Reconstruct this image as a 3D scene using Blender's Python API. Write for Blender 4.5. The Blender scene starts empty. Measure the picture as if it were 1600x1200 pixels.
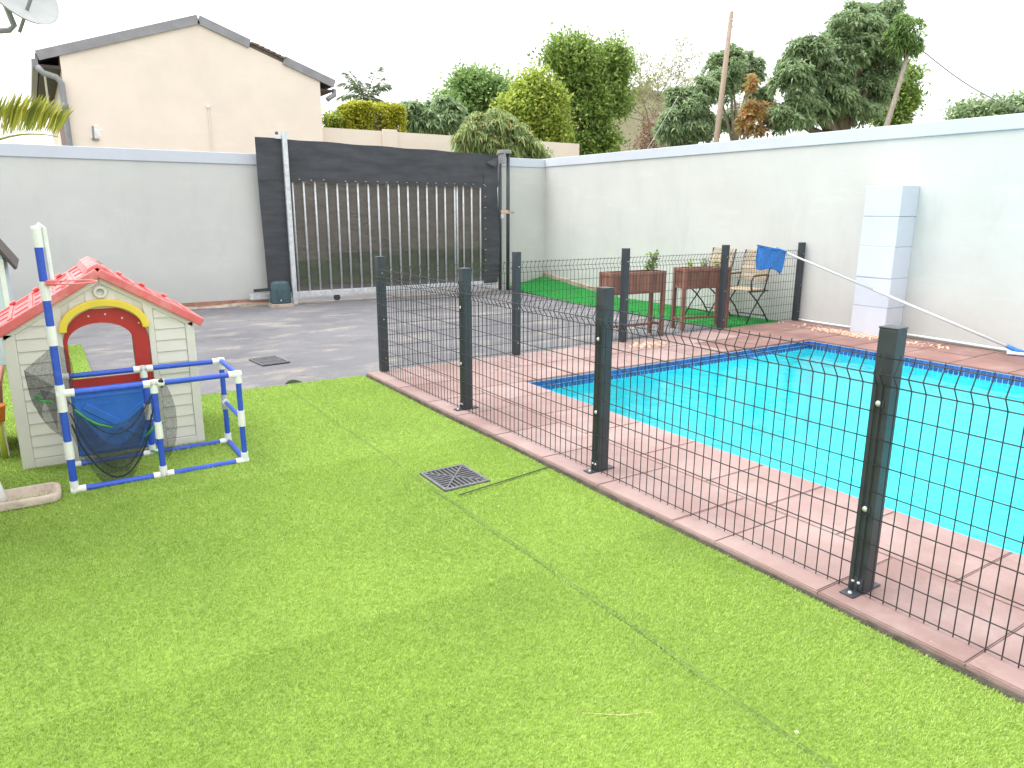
import bpy, bmesh, math, random
import numpy as np
from mathutils import Vector, Matrix
random.seed(7); rng = np.random.default_rng(11)
scene = bpy.context.scene
COL = scene.collection
R_ = math.radians

# ------------------------------------------------------------------ camera
FPX, PITCH, ROLL, YAW, CAMH = 1131.936, .235503, .0032922, .575259, 1.5
_F = np.array([math.sin(YAW)*math.cos(PITCH), math.cos(YAW)*math.cos(PITCH), -math.sin(PITCH)])
_r = np.array([math.cos(YAW), -math.sin(YAW), 0.]); _u = np.cross(_r, _F)
_R = _r*math.cos(ROLL)+_u*math.sin(ROLL); _U = -_r*math.sin(ROLL)+_u*math.cos(ROLL)
cam_d = bpy.data.cameras.new('camera'); cam = bpy.data.objects.new('camera', cam_d); COL.objects.link(cam)
cam_d.sensor_width = 36; cam_d.sensor_fit = 'HORIZONTAL'; cam_d.lens = FPX/1600*36
cam_d.clip_start = .05; cam_d.clip_end = 2000
cam.matrix_world = Matrix(((_R[0], _U[0], -_F[0], 0), (_R[1], _U[1], -_F[1], 0), (_R[2], _U[2], -_F[2], CAMH), (0, 0, 0, 1)))
scene.camera = cam

# ------------------------------------------------------------------ sky, sun, exposure
SUN_EL, SUN_AZ = R_(66), R_(-50)          # azimuth from +Y towards +X
w = bpy.data.worlds.new('World'); scene.world = w; w.use_nodes = True
nt = w.node_tree; nt.nodes.clear()
sky = nt.nodes.new('ShaderNodeTexSky'); sky.sky_type = 'NISHITA'; sky.sun_disc = False
sky.sun_elevation = SUN_EL; sky.sun_rotation = SUN_AZ; sky.air_density = 1.0; sky.dust_density = 7.0; sky.ozone_density = 1.0
hs = nt.nodes.new('ShaderNodeHueSaturation'); hs.inputs['Saturation'].default_value = .12
mx = nt.nodes.new('ShaderNodeMixRGB'); mx.blend_type = 'MIX'; mx.inputs[0].default_value = .6; mx.inputs[2].default_value = (8.6, 8.8, 9.0, 1)   # cloud layer
bg = nt.nodes.new('ShaderNodeBackground'); bg.inputs['Strength'].default_value = .1
wo = nt.nodes.new('ShaderNodeOutputWorld')
nt.links.new(sky.outputs[0], hs.inputs['Color']); nt.links.new(hs.outputs[0], mx.inputs[1])
nt.links.new(mx.outputs[0], bg.inputs['Color']); nt.links.new(bg.outputs[0], wo.inputs['Surface'])
sd = bpy.data.lights.new('sun', 'SUN'); sd.energy = .5; sd.angle = R_(30); sd.color = (1, .97, .93)
sun = bpy.data.objects.new('sun', sd); COL.objects.link(sun)
sdir = Vector((math.sin(SUN_AZ)*math.cos(SUN_EL), math.cos(SUN_AZ)*math.cos(SUN_EL), math.sin(SUN_EL)))
sun.rotation_euler = sdir.to_track_quat('Z', 'Y').to_euler(); sun.location = (-6, 4, 12)
vs_ = scene.view_settings; vs_.view_transform = 'Standard'; vs_.look = 'None'; vs_.gamma = 1; vs_.use_curve_mapping = False
vs_.exposure = 1.65
scene.render.engine = 'CYCLES'
scene.cycles.transparent_max_bounces = 16; scene.cycles.max_bounces = 8

# ------------------------------------------------------------------ pixel helpers (only for placing things at real depths)
_C = np.array([0, 0, CAMH])
def ray(x, y): return _F*FPX+_R*(x-800)-_U*(y-600)
def at(x, y, ax, c):
    d = ray(x, y); t = (c-_C[ax])/d[ax]; return Vector(_C+d*t)
def mpp(p):                                     # metres per photo pixel at point p
    return float((np.array(p)-_C)@_F)/FPX

# ------------------------------------------------------------------ mesh helpers
def wloc(o):
    v = Vector((0, 0, 0))
    while o is not None: v += o.location; o = o.parent
    return v
class MB:
    def __init__(s): s.v = []; s.f = []
    def add(s, vs, fs):
        b = len(s.v); s.v += [tuple(p) for p in vs]; s.f += [tuple(b+i for i in f) for f in fs]; return s
    def hexa(s, p): return s.add(p, [(0, 3, 2, 1), (4, 5, 6, 7), (0, 1, 5, 4), (1, 2, 6, 5), (2, 3, 7, 6), (3, 0, 4, 7)])
    def mm(s, a, b):
        x0, y0, z0 = a; x1, y1, z1 = b
        return s.hexa([(x0, y0, z0), (x1, y0, z0), (x1, y1, z0), (x0, y1, z0), (x0, y0, z1), (x1, y0, z1), (x1, y1, z1), (x0, y1, z1)])
    def box(s, c, d, rot=None):
        c = Vector(c); h = Vector(d)/2
        pts = [Vector((sx*h.x, sy*h.y, sz*h.z)) for sz in (-1, 1) for sx, sy in ((-1, -1), (1, -1), (1, 1), (-1, 1))]
        if rot is not None: pts = [rot @ p for p in pts]
        return s.hexa([c+p for p in pts])
    def bar(s, a, b, wd, th, up=(0, 0, 1)):
        a, b = Vector(a), Vector(b); d = (b-a).normalized(); u = Vector(up)
        sd = d.cross(u); sd = sd.normalized() if sd.length > 1e-5 else Vector((1, 0, 0)); u = sd.cross(d)
        q = lambda p, i, j: p+sd*(wd/2*i)+u*(th/2*j)
        return s.hexa([q(a, -1, -1), q(a, 1, -1), q(a, 1, 1), q(a, -1, 1), q(b, -1, -1), q(b, 1, -1), q(b, 1, 1), q(b, -1, 1)])
    def tube(s, pts, r, n=8, cap=True, closed=False):
        pts = [Vector(p) for p in pts]; m = len(pts)
        rs = r if isinstance(r, (list, tuple)) else [r]*m
        b = len(s.v); nrm = None
        for i, p in enumerate(pts):
            if closed: t = (pts[(i+1) % m]-pts[i-1])
            else: t = pts[min(i+1, m-1)]-pts[max(i-1, 0)]
            t.normalize()
            if nrm is None:
                nrm = t.orthogonal().normalized()
            nrm = (nrm-t*nrm.dot(t)); nrm.normalize(); bi = t.cross(nrm)
            for k in range(n):
                a = 2*math.pi*(k+.5)/n
                s.v.append(tuple(p+(nrm*math.cos(a)+bi*math.sin(a))*rs[i]))
        for i in range(m if closed else m-1):
            j = (i+1) % m
            for k in range(n):
                l = (k+1) % n
                s.f.append((b+i*n+k, b+i*n+l, b+j*n+l, b+j*n+k))
        if cap and not closed:
            s.f.append(tuple(b+k for k in range(n-1, -1, -1))); s.f.append(tuple(b+(m-1)*n+k for k in range(n)))
        return s
    def lathe(s, prof, c=(0, 0, 0), n=20, axis=None):
        b = len(s.v); c = Vector(c); q = axis if axis is not None else Matrix.Identity(3)
        for r, z in prof:
            for k in range(n):
                a = 2*math.pi*k/n; s.v.append(tuple(c+q @ Vector((r*math.cos(a), r*math.sin(a), z))))
        for i in range(len(prof)-1):
            for k in range(n):
                l = (k+1) % n; s.f.append((b+i*n+k, b+i*n+l, b+(i+1)*n+l, b+(i+1)*n+k))
        return s
    def prism(s, poly, vec):
        vec = Vector(vec); n = len(poly); a = [Vector(p) for p in poly]
        return s.add(a+[p+vec for p in a], [tuple(range(n-1, -1, -1)), tuple(range(n, 2*n))]+[(i, (i+1) % n, n+(i+1) % n, n+i) for i in range(n)])
    def strip(s, A, B, vec):                    # ribbon between two equal polylines, thickened by vec
        n = len(A); vec = Vector(vec); A = [Vector(p) for p in A]; B = [Vector(p) for p in B]
        vs = A+B+[p+vec for p in A]+[p+vec for p in B]; fs = []
        for i in range(n-1):
            fs += [(i, i+1, n+i+1, n+i), (2*n+i, 3*n+i, 3*n+i+1, 2*n+i+1), (i, 2*n+i, 2*n+i+1, i+1), (n+i, n+i+1, 3*n+i+1, 3*n+i)]
        fs += [(0, n, 3*n, 2*n), (n-1, 3*n-1, 4*n-1, 2*n-1)]
        return s.add(vs, fs)
    def grid(s, fn, nu, nv):
        b = len(s.v)
        for i in range(nu+1):
            for j in range(nv+1): s.v.append(tuple(fn(i/nu, j/nv)))
        for i in range(nu):
            for j in range(nv):
                k = b+i*(nv+1)+j; s.f.append((k, k+nv+1, k+nv+2, k+1))
        return s
    def mesh(s, name, off=Vector((0, 0, 0)), smooth=False):
        me = bpy.data.meshes.new(name)
        me.from_pydata([(p[0]-off.x, p[1]-off.y, p[2]-off.z) for p in s.v], [], s.f)
        bm = bmesh.new(); bm.from_mesh(me); bmesh.ops.recalc_face_normals(bm, faces=bm.faces); bm.to_mesh(me); bm.free()
        if smooth: me.polygons.foreach_set('use_smooth', [True]*len(me.polygons))
        return me
    def build(s, name, mat, parent=None, smooth=False, bevel=0, seg=2, recalc=True):
        if parent is not None: off = wloc(parent)
        else:
            a = np.array(s.v); off = Vector(((a[:, 0].min()+a[:, 0].max())/2, (a[:, 1].min()+a[:, 1].max())/2, a[:, 2].min()))
        me = s.mesh(name, off, smooth); me.materials.append(mat)
        o = bpy.data.objects.new(name, me); COL.objects.link(o)
        if parent is not None: o.parent = parent
        else: o.location = off
        if bevel: bev(o, bevel, seg)
        return o
def bev(o, wd, seg=2):
    m = o.modifiers.new('bevel', 'BEVEL'); m.width = wd; m.segments = seg; m.limit_method = 'ANGLE'; m.angle_limit = R_(40)
def tag(o, label, cat, group=None):
    o['label'] = label; o['category'] = cat
    if group: o['group'] = group
    return o
def struct(o, kind='structure', label=None): 
    o['kind'] = kind
    if label: o['label'] = label
    return o
def thing(name, label, cat, loc=(0, 0, 0), group=None):
    o = bpy.data.objects.new(name, None); COL.objects.link(o); o.location = loc; o.empty_display_size = .2
    return tag(o, label, cat, group)
def link_copy(src, parent, loc=None, rot=None, scale=None):
    c = src.copy(); COL.objects.link(c); c.parent = parent
    if loc is not None: c.location = loc
    if rot is not None: c.rotation_euler = rot
    if scale is not None: c.scale = scale
    return c
def copy_tree(o, parent=None):
    c = o.copy(); COL.objects.link(c); c.parent = parent
    for ch in list(o.children): copy_tree(ch, c)
    return c
def np_mesh(name, V, Fc, mat, parent=None, smooth=False, attr=None):
    """V (n,3), Fc (m,k) arrays -> object"""
    me = bpy.data.meshes.new(name); m, k = Fc.shape
    me.vertices.add(len(V)); me.vertices.foreach_set('co', V.astype(np.float32).ravel())
    me.loops.add(m*k); me.loops.foreach_set('vertex_index', Fc.astype(np.int32).ravel())
    me.polygons.add(m); me.polygons.foreach_set('loop_start', np.arange(0, m*k, k, dtype=np.int32))
    me.update(calc_edges=True)
    if smooth: me.polygons.foreach_set('use_smooth', [True]*m)
    me.materials.append(mat); o = bpy.data.objects.new(name, me); COL.objects.link(o)
    if parent is not None: o.parent = parent; me.transform(Matrix.Translation(-wloc(parent)))
    return o

# ------------------------------------------------------------------ materials
def newmat(name):
    m = bpy.data.materials.new(name); m.use_nodes = True; t = m.node_tree; b = t.nodes['Principled BSDF']; return m, t, b
def N(t, kind, **kw):
    n = t.nodes.new(kind)
    for k, v in kw.items():
        if k in n.inputs: n.inputs[k].default_value = v
        else: setattr(n, k, v)
    return n
def coords(t, stretch=(1, 1, 1), obj=False, rot=(0, 0, 0)):
    if obj: src = N(t, 'ShaderNodeTexCoord').outputs['Object']
    else: src = N(t, 'ShaderNodeNewGeometry').outputs['Position']
    mp = N(t, 'ShaderNodeMapping'); mp.inputs['Scale'].default_value = stretch; mp.inputs['Rotation'].default_value = rot
    t.links.new(src, mp.inputs['Vector']); return mp.outputs[0]
def noise(t, v, scale, detail=5, rough=.6):
    n = N(t, 'ShaderNodeTexNoise'); n.inputs['Scale'].default_value = scale; n.inputs['Detail'].default_value = detail; n.inputs['Roughness'].default_value = rough
    t.links.new(v, n.inputs['Vector']); return n.outputs['Fac']
def ramp(t, fac, stops):
    r = N(t, 'ShaderNodeValToRGB'); e = r.color_ramp.elements
    while len(e) < len(stops): e.new(.5)
    for el, (p, c) in zip(e, stops): el.position = p; el.color = (*c, 1) if len(c) == 3 else c
    t.links.new(fac, r.inputs[0]); return r.outputs[0]
def mix(t, a, b, fac, mode='MIX'):
    n = N(t, 'ShaderNodeMixRGB'); n.blend_type = mode
    for s, i in ((fac, 0), (a, 1), (b, 2)):
        if isinstance(s, (int, float)): n.inputs[i].default_value = s if i == 0 else (s, s, s, 1)
        elif isinstance(s, tuple): n.inputs[i].default_value = (*s, 1)
        else: t.links.new(s, n.inputs[i])
    return n.outputs[0]
def bump(t, b, h, strength, dist=.01):
    n = N(t, 'ShaderNodeBump'); n.inputs['Strength'].default_value = strength; n.inputs['Distance'].default_value = dist
    t.links.new(h, n.inputs['Height']); t.links.new(n.outputs[0], b.inputs['Normal'])
def sc(c, k): return tuple(min(1, x*k) for x in c)
def M(name, col, rough=.6, var=.12, vs=5, bmp=0, bs=60, metal=0, spec=.5, objvar=0, stretch=(1, 1, 1), dirt=None, dirt_amt=0, dirt_scale=3, obj=False, coat=0):
    m, t, b = newmat(name); v = coords(t, stretch, obj)
    c = ramp(t, noise(t, v, vs, 6, .62), [(.3, sc(col, 1-var)), (.7, sc(col, 1+var))])
    if objvar:
        oi = N(t, 'ShaderNodeObjectInfo')
        c = mix(t, c, ramp(t, oi.outputs['Random'], [(0, (1-objvar,)*3), (1, (1,)*3)]), 1.0, 'MULTIPLY')
    if dirt: c = mix(t, c, dirt, ramp(t, noise(t, v, dirt_scale, 7, .7), [(.5, (0, 0, 0)), (.5+.25, (dirt_amt,)*3)]))
    t.links.new(c, b.inputs['Base Color']); b.inputs['Roughness'].default_value = rough; b.inputs['Metallic'].default_value = metal
    b.inputs['Specular IOR Level'].default_value = spec
    if coat: b.inputs['Coat Weight'].default_value = coat
    if bmp: bump(t, b, noise(t, v, bs, 4, .6), bmp)
    return m

def plaster(name, col, stain, amt=.35):
    m, t, b = newmat(name); v = coords(t); vv = coords(t, (1.2, 1.2, .35))
    c = ramp(t, noise(t, v, 1.1, 6, .6), [(.3, sc(col, .93)), (.7, sc(col, 1.04))])
    c = mix(t, c, stain, ramp(t, noise(t, vv, 1.6, 7, .7), [(.54, (0, 0, 0)), (.8, (amt,)*3)]))
    c = mix(t, c, sc(col, 1.12), ramp(t, noise(t, coords(t, (.5, .5, 2.2)), 2.2, 6, .65), [(.56, (0, 0, 0)), (.75, (.5,)*3)]))
    sp = N(t, 'ShaderNodeSeparateXYZ'); t.links.new(N(t, 'ShaderNodeNewGeometry').outputs['Position'], sp.inputs[0])
    mr = N(t, 'ShaderNodeMapRange'); mr.inputs['From Min'].default_value = -.1; mr.inputs['From Max'].default_value = .55; mr.inputs['To Min'].default_value = .6; mr.inputs['To Max'].default_value = 0
    t.links.new(sp.outputs['Z'], mr.inputs['Value'])
    spl = mix(t, (0, 0, 0), mr.outputs[0], noise(t, v, 4, 7, .75))       # splash-back dirt along the foot
    c = mix(t, c, sc(stain, .8), spl)
    t.links.new(c, b.inputs['Base Color']); b.inputs['Roughness'].default_value = .85; b.inputs['Specular IOR Level'].default_value = .25
    h = mix(t, noise(t, v, 2.5, 4), noise(t, v, 45, 5, .7), .35); bump(t, b, h, .22, .02)
    return m

m_wall = plaster('wall_plaster', (.575, .575, .55), (.42, .41, .38), .38)
m_coping = plaster('coping_paint', (.55, .58, .64), (.42, .43, .44), .3)
m_pillar = plaster('pillar_paint', (.60, .63, .70), (.47, .48, .50), .25)
m_cream = plaster('cream_plaster', (.80, .69, .59), (.74, .60, .50), .35)
m_pale = plaster('pale_plaster', (.62, .57, .42), (.35, .3, .22), .7)
m_block = plaster('shed_paint', (.55, .62, .70), (.4, .42, .45), .3)
m_conc = M('rough_concrete', (.42, .35, .28), .95, .35, 9, .9, 40, dirt=(.25, .13, .09), dirt_amt=.7)
m_brick = M('raw_brick_strip', (.36, .19, .14), .95, .3, 12, .8, 50, dirt=(.4, .34, .28), dirt_amt=.8)
m_galv = M('galvanised', (.62, .64, .66), .45, .18, 14, .1, 60, metal=.35, dirt=(.36, .30, .24), dirt_amt=.5, dirt_scale=9)
m_black = M('black_powdercoat', (.032, .039, .047), .42, .2, 8, .06, 120, spec=.5, dirt=(.10, .10, .10), dirt_amt=.12, dirt_scale=12)
m_wire = M('black_wire', (.018, .019, .022), .45, .15, 10)
m_bolt = M('bolt_zinc', (.55, .56, .52), .4, .15, 40, metal=.5)
m_tin = M('grey_fascia', (.27, .26, .275), .7, .15, 4, .1, 30)
m_darkwood = M('dark_eave', (.07, .055, .05), .8, .2, 6)
m_tile_roof = M('roof_tile', (.20, .15, .13), .85, .25, 6, .4, 20)
m_pipe_grey = M('grey_pipe', (.24, .24, .25), .55, .15, 9, .05, 40)
m_white_pvc = M('white_pvc', (.78, .78, .76), .35, .05, 12, dirt=(.5, .47, .42), dirt_amt=.25, dirt_scale=14)
m_blue_pvc = M('blue_pvc', (.025, .085, .52), .33, .10, 12, dirt=(.16, .22, .5), dirt_amt=.3, dirt_scale=18)
m_motor = M('teal_motor', (.045, .085, .10), .5, .15, 10, .1, 60)
m_red = M('red_plastic', (.70, .14, .14), .38, .10, 7, .15, 150, dirt=(.80, .45, .43), dirt_amt=.6, dirt_scale=5, spec=.6)
m_redframe = M('red_frame_plastic', (.45, .025, .022), .45, .08, 7, .08, 150)
m_yellow = M('yellow_plastic', (.80, .60, .06), .42, .06, 7, .08, 150)
m_ivory = M('ivory_plastic', (.71, .685, .62), .5, .05, 6, .10, 160, dirt=(.50, .44, .34), dirt_amt=.3, dirt_scale=6)
m_bluedoor = M('blue_plastic', (.04, .19, .66), .4, .1, 7, .08, 150, dirt=(.12, .26, .58), dirt_amt=.4, dirt_scale=6)
m_wood = M('planter_wood', (.25, .115, .08), .65, .3, 9, .35, 60, stretch=(1, 1, .25), objvar=.35)
m_slat = M('weathered_slat', (.50, .39, .27), .8, .25, 14, .3, 70, objvar=.35)
m_ironblack = M('chair_iron', (.02, .02, .022), .5, .2, 14)
m_soil = M('soil', (.09, .06, .04), .95, .35, 25, .9, 60)
m_terra = M('terracotta', (.36, .15, .10), .8, .15, 8, .2, 60)
m_orange = M('orange_plastic', (.75, .22, .03), .4, .06, 8)
m_lime = M('lime_plastic', (.45, .5, .06), .45, .06, 8)
m_stone = M('trough_stone', (.55, .45, .37), .85, .15, 14, .5, 60, dirt=(.26, .2, .16), dirt_amt=.7, dirt_scale=16)
m_dish = M('dish_paint', (.40, .41, .40), .5, .08, 9, dirt=(.35, .36, .36), dirt_amt=.5, dirt_scale=14)
m_netblue = M('blue_net_cloth', (.03, .17, .50), .7, .35, 40, .5, 150)
m_alu = M('white_pole', (.56, .57, .58), .3, .04, 12)
m_polewood = M('pole_timber', (.33, .25, .19), .85, .25, 9, .5, 30, stretch=(6, 6, .4))
m_bark = M('bark', (.15, .115, .085), .9, .35, 10, .8, 30, stretch=(3, 3, .7))
m_bark2 = M('pale_bark', (.33, .28, .23), .9, .3, 10, .6, 30, stretch=(3, 3, .7))
m_grate = M('grate_plastic', (.13, .13, .14), .55, .25, 14, .1, 80, dirt=(.3, .29, .26), dirt_amt=.5, dirt_scale=20)
m_void = M('drain_pit', (.012, .012, .011), .9, .1, 8)
m_chip = M('wood_chip', (.60, .42, .32), .9, .35, 30, .3, 80)
m_straw = M('dry_straw', (.62, .52, .30), .8, .2, 30)
m_whiteflake = M('white_flake', (.8, .8, .78), .6, .05, 30)
m_glass = M('window_glass', (.03, .04, .05), .08, .1, 4)
m_brownframe = M('brown_frame', (.14, .05, .04), .6, .15, 9)
m_earth = M('outer_ground', (.13, .14, .06), .95, .4, .7, .6, 20)

def asphalt_mat():
    m, t, b = newmat('asphalt'); v = coords(t)
    c = ramp(t, noise(t, v, .8, 6, .65), [(.3, (.14, .138, .15)), (.7, (.21, .206, .215))])
    c = mix(t, c, (.10, .10, .112), ramp(t, noise(t, coords(t, (.9, 1.6, 1)), 1.3, 6, .7), [(.56, (0, 0, 0)), (.72, (.8,)*3)]))
    v2 = coords(t, (.75, 1.5, 1), rot=(0, 0, R_(-24)))
    c = mix(t, c, (.46, .40, .32), ramp(t, noise(t, v2, 1.9, 9, .74), [(.52, (0, 0, 0)), (.72, (.62,)*3)]))     # sand dragged by tyres
    v3 = coords(t, (.8, 3.2, 1), rot=(0, 0, R_(-18)))
    c = mix(t, c, (.52, .48, .42), ramp(t, noise(t, v3, 2.6, 8, .8), [(.62, (0, 0, 0)), (.74, (.55,)*3)]))
    c = mix(t, c, (.03, .03, .032), ramp(t, noise(t, v, 190, 3, .7), [(.55, (0, 0, 0)), (.7, (.55,)*3)]))
    t.links.new(c, b.inputs['Base Color']); b.inputs['Roughness'].default_value = .92; b.inputs['Specular IOR Level'].default_value = .2
    h = mix(t, noise(t, v, 5, 5), noise(t, v, 150, 4, .7), .3); bump(t, b, h, .5, .02); return m
m_asphalt = asphalt_mat()

def slab_mat():
    m, t, b = newmat('paving_slab'); v = coords(t); oi = N(t, 'ShaderNodeObjectInfo')
    base = ramp(t, oi.outputs['Random'], [(0, (.26, .165, .15)), (.5, (.305, .20, .185)), (1, (.335, .228, .208))])
    c = base
    c = mix(t, c, (.48, .38, .355), ramp(t, noise(t, v, 1.5, 7, .7), [(.42, (0, 0, 0)), (.72, (.6,)*3)]))
    c = mix(t, c, (.22, .13, .115), ramp(t, noise(t, v, 3.3, 8, .75), [(.56, (0, 0, 0)), (.75, (.6,)*3)]))
    c = mix(t, c, (.72, .68, .64), ramp(t, noise(t, v, 7, 8, .8), [(.64, (0, 0, 0)), (.74, (.75,)*3)]))
    t.links.new(c, b.inputs['Base Color']); b.inputs['Roughness'].default_value = .75; b.inputs['Specular IOR Level'].default_value = .35
    h = mix(t, noise(t, v, 9, 5), noise(t, v, 130, 4, .7), .4); bump(t, b, h, .45, .012); return m
m_slab = slab_mat()
m_slab_dark = M('paving_slab_darker', (.27, .145, .125), .7, .2, 3, .45, 90, objvar=.25, dirt=(.42, .33, .30), dirt_amt=.5, dirt_scale=2.5)  # darker, redder slab colour for the far right paving
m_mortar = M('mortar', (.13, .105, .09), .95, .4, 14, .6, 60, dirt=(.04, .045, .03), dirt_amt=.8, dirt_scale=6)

def leaf_mat(name, stops, transl=.5, rough=.5, patch=0):
    m, t, b = newmat(name); g = N(t, 'ShaderNodeNewGeometry')
    c = ramp(t, g.outputs['Random Per Island'], stops)
    if patch: c = mix(t, c, ramp(t, noise(t, coords(t, (1, .7, 1)), 1.6, 5, .6), [(.3, (1-patch*1.3, 1-patch, 1-patch)), (.7, (1, 1, 1))]), 1.0, 'MULTIPLY')
    t.links.new(c, b.inputs['Base Color']); b.inputs['Roughness'].default_value = rough; b.inputs['Specular IOR Level'].default_value = .4
    tr = N(t, 'ShaderNodeBsdfTranslucent'); t.links.new(c, tr.inputs['Color'])
    ms = N(t, 'ShaderNodeMixShader'); ms.inputs[0].default_value = transl
    out = t.nodes['Material Output']; t.links.new(b.outputs[0], ms.inputs[1]); t.links.new(tr.outputs[0], ms.inputs[2]); t.links.new(ms.outputs[0], out.inputs['Surface'])
    return m
l_mango = leaf_mat('mango_leaf', [(0, (.18, .27, .14)), (.5, (.32, .44, .23)), (.85, (.46, .57, .33)), (1, (.54, .61, .33))])
l_mangolight = leaf_mat('young_mango_leaf', [(0, (.20, .27, .12)), (.55, (.34, .44, .19)), (.92, (.50, .55, .19)), (1, (.62, .42, .20))])
l_yellow = leaf_mat('yellowgreen_leaf', [(0, (.20, .28, .055)), (.55, (.42, .52, .10)), (1, (.64, .70, .16))])
l_dark = leaf_mat('dark_leaf', [(0, (.13, .22, .06)), (.5, (.27, .40, .11)), (.85, (.44, .56, .15)), (1, (.60, .67, .18))])
l_mid = leaf_mat('mid_leaf', [(0, (.16, .27, .09)), (.6, (.28, .43, .15)), (1, (.42, .55, .20))])
l_hedge = leaf_mat('hedge_leaf', [(0, (.22, .25, .03)), (.5, (.46, .48, .05)), (1, (.68, .66, .08))])
l_orange = leaf_mat('copper_leaf', [(0, (.42, .20, .10)), (.5, (.62, .36, .17)), (.8, (.52, .44, .13)), (1, (.24, .34, .09))])
l_sparse = leaf_mat('sparse_leaf', [(0, (.22, .24, .08)), (1, (.45, .46, .22))])
l_dry = leaf_mat('dry_leaf', [(0, (.22, .12, .09)), (1, (.38, .25, .17))])
l_palm = leaf_mat('palm_leaf', [(0, (.16, .20, .03)), (.6, (.34, .36, .05)), (1, (.52, .5, .09))], .4)
l_palmfar = leaf_mat('far_palm_leaf', [(0, (.10, .14, .07)), (1, (.22, .27, .14))], .3)
l_seed = leaf_mat('seedling_leaf', [(0, (.12, .22, .05)), (1, (.30, .40, .10))], .4)
l_grass = leaf_mat('turf_blade', [(0, (.29, .42, .075)), (.45, (.44, .61, .12)), (.8, (.54, .72, .18)), (.94, (.62, .72, .26)), (1, (.55, .50, .24))], .3, .5, .2)
m_turfback = M('turf_backing', (.22, .33, .05), .95, .3, 60, .6, 200)
m_turfseam = M('turf_dark_strip', (.02, .03, .012), .95, .2, 60)
l_matgrass = leaf_mat('green_mat_blade', [(0, (.03, .28, .06)), (.6, (.06, .42, .10)), (1, (.12, .52, .17))], .2)
m_mat = M('green_mat', (.05, .36, .085), .9, .25, 30, .6, 200)

def cloth_mat(name, col, alpha, weave=260):
    m, t, b = newmat(name); v = coords(t)
    c = ramp(t, noise(t, coords(t, (.6, 1, 3)), 3, 6, .65), [(.3, sc(col, .75)), (.7, sc(col, 1.3))])
    t.links.new(c, b.inputs['Base Color']); b.inputs['Roughness'].default_value = .75; b.inputs['Specular IOR Level'].default_value = .3
    bump(t, b, mix(t, noise(t, coords(t, (1, 1, .5)), 7, 5), noise(t, v, 150, 2), .25), .6, .02)
    if alpha < 1:
        tr = N(t, 'ShaderNodeBsdfTransparent'); ms = N(t, 'ShaderNodeMixShader')
        f = ramp(t, noise(t, coords(t, (1, 1, 14)), 9, 3), [(.3, (alpha-.09,)*3), (.7, (min(1, alpha+.09),)*3)]); t.links.new(f, ms.inputs[0])
        t.links.new(tr.outputs[0], ms.inputs[1]); t.links.new(b.outputs[0], ms.inputs[2]); t.links.new(ms.outputs[0], t.nodes['Material Output'].inputs['Surface'])
    return m
m_cloth = cloth_mat('shade_cloth', (.062, .065, .072), 1)
m_clothmid = cloth_mat('shade_cloth_single', (.060, .056, .053), .90)
def net_mat(name, col, alpha):
    m, t, b = newmat(name); t.links.new(ramp(t, noise(t, coords(t), 20), [(.3, sc(col, .7)), (.7, sc(col, 1.4))]), b.inputs['Base Color'])
    b.inputs['Roughness'].default_value = .7
    f = ramp(t, noise(t, coords(t, (1, 1, 1)), 260, 2), [(.40, (alpha-.22,)*3), (.60, (alpha+.22,)*3)])
    tr = N(t, 'ShaderNodeBsdfTransparent'); ms = N(t, 'ShaderNodeMixShader'); t.links.new(f, ms.inputs[0])
    t.links.new(tr.outputs[0], ms.inputs[1]); t.links.new(b.outputs[0], ms.inputs[2]); t.links.new(ms.outputs[0], t.nodes['Material Output'].inputs['Surface'])
    return m
m_net = net_mat('goal_net', (.034, .040, .044), .50)

def water_mat():
    m = bpy.data.materials.new('pool_water'); m.use_nodes = True; t = m.node_tree; t.nodes.clear()
    tr = N(t, 'ShaderNodeBsdfTransparent'); tr.inputs[0].default_value = (.42, .97, 1, 1)
    gl = N(t, 'ShaderNodeBsdfGlossy'); gl.inputs['Roughness'].default_value = .03
    fr = N(t, 'ShaderNodeFresnel'); fr.inputs['IOR'].default_value = 1.30
    bp = N(t, 'ShaderNodeBump'); bp.inputs['Strength'].default_value = .55; bp.inputs['Distance'].default_value = .03
    t.links.new(noise(t, coords(t, (1, .6, 1)), 5, 3, .5), bp.inputs['Height'])
    t.links.new(bp.outputs[0], gl.inputs['Normal']); t.links.new(bp.outputs[0], fr.inputs['Normal'])
    ms = N(t, 'ShaderNodeMixShader'); o = N(t, 'ShaderNodeOutputMaterial')
    t.links.new(fr.outputs[0], ms.inputs[0]); t.links.new(tr.outputs[0], ms.inputs[1]); t.links.new(gl.outputs[0], ms.inputs[2]); t.links.new(ms.outputs[0], o.inputs['Surface'])
    return m
m_water = water_mat()
m_shell = M('pool_marblite', (.26, .80, .86), .6, .2, .5, 0)
m_ptile = M('pool_tile', (.035, .10, .36), .2, .15, 14, 0, objvar=.45, spec=.6)
m_grout = M('tile_grout', (.28, .40, .60), .8, .15, 20)

# ================================================================== SETTING
KX, PX0, PX1 = 2.49, 3.555, 7.68             # kerb edge, pool edges (X)
PY1, BY = 5.28, 6.38                          # pool end, paving end (Y)
WX, WY = 8.93, 12.55                          # inner faces of the side wall and of the gate wall
ASZ, TFZ = -.060, -.040
PYN = -3.2                                    # near end of the pool (outside the picture)

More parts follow.
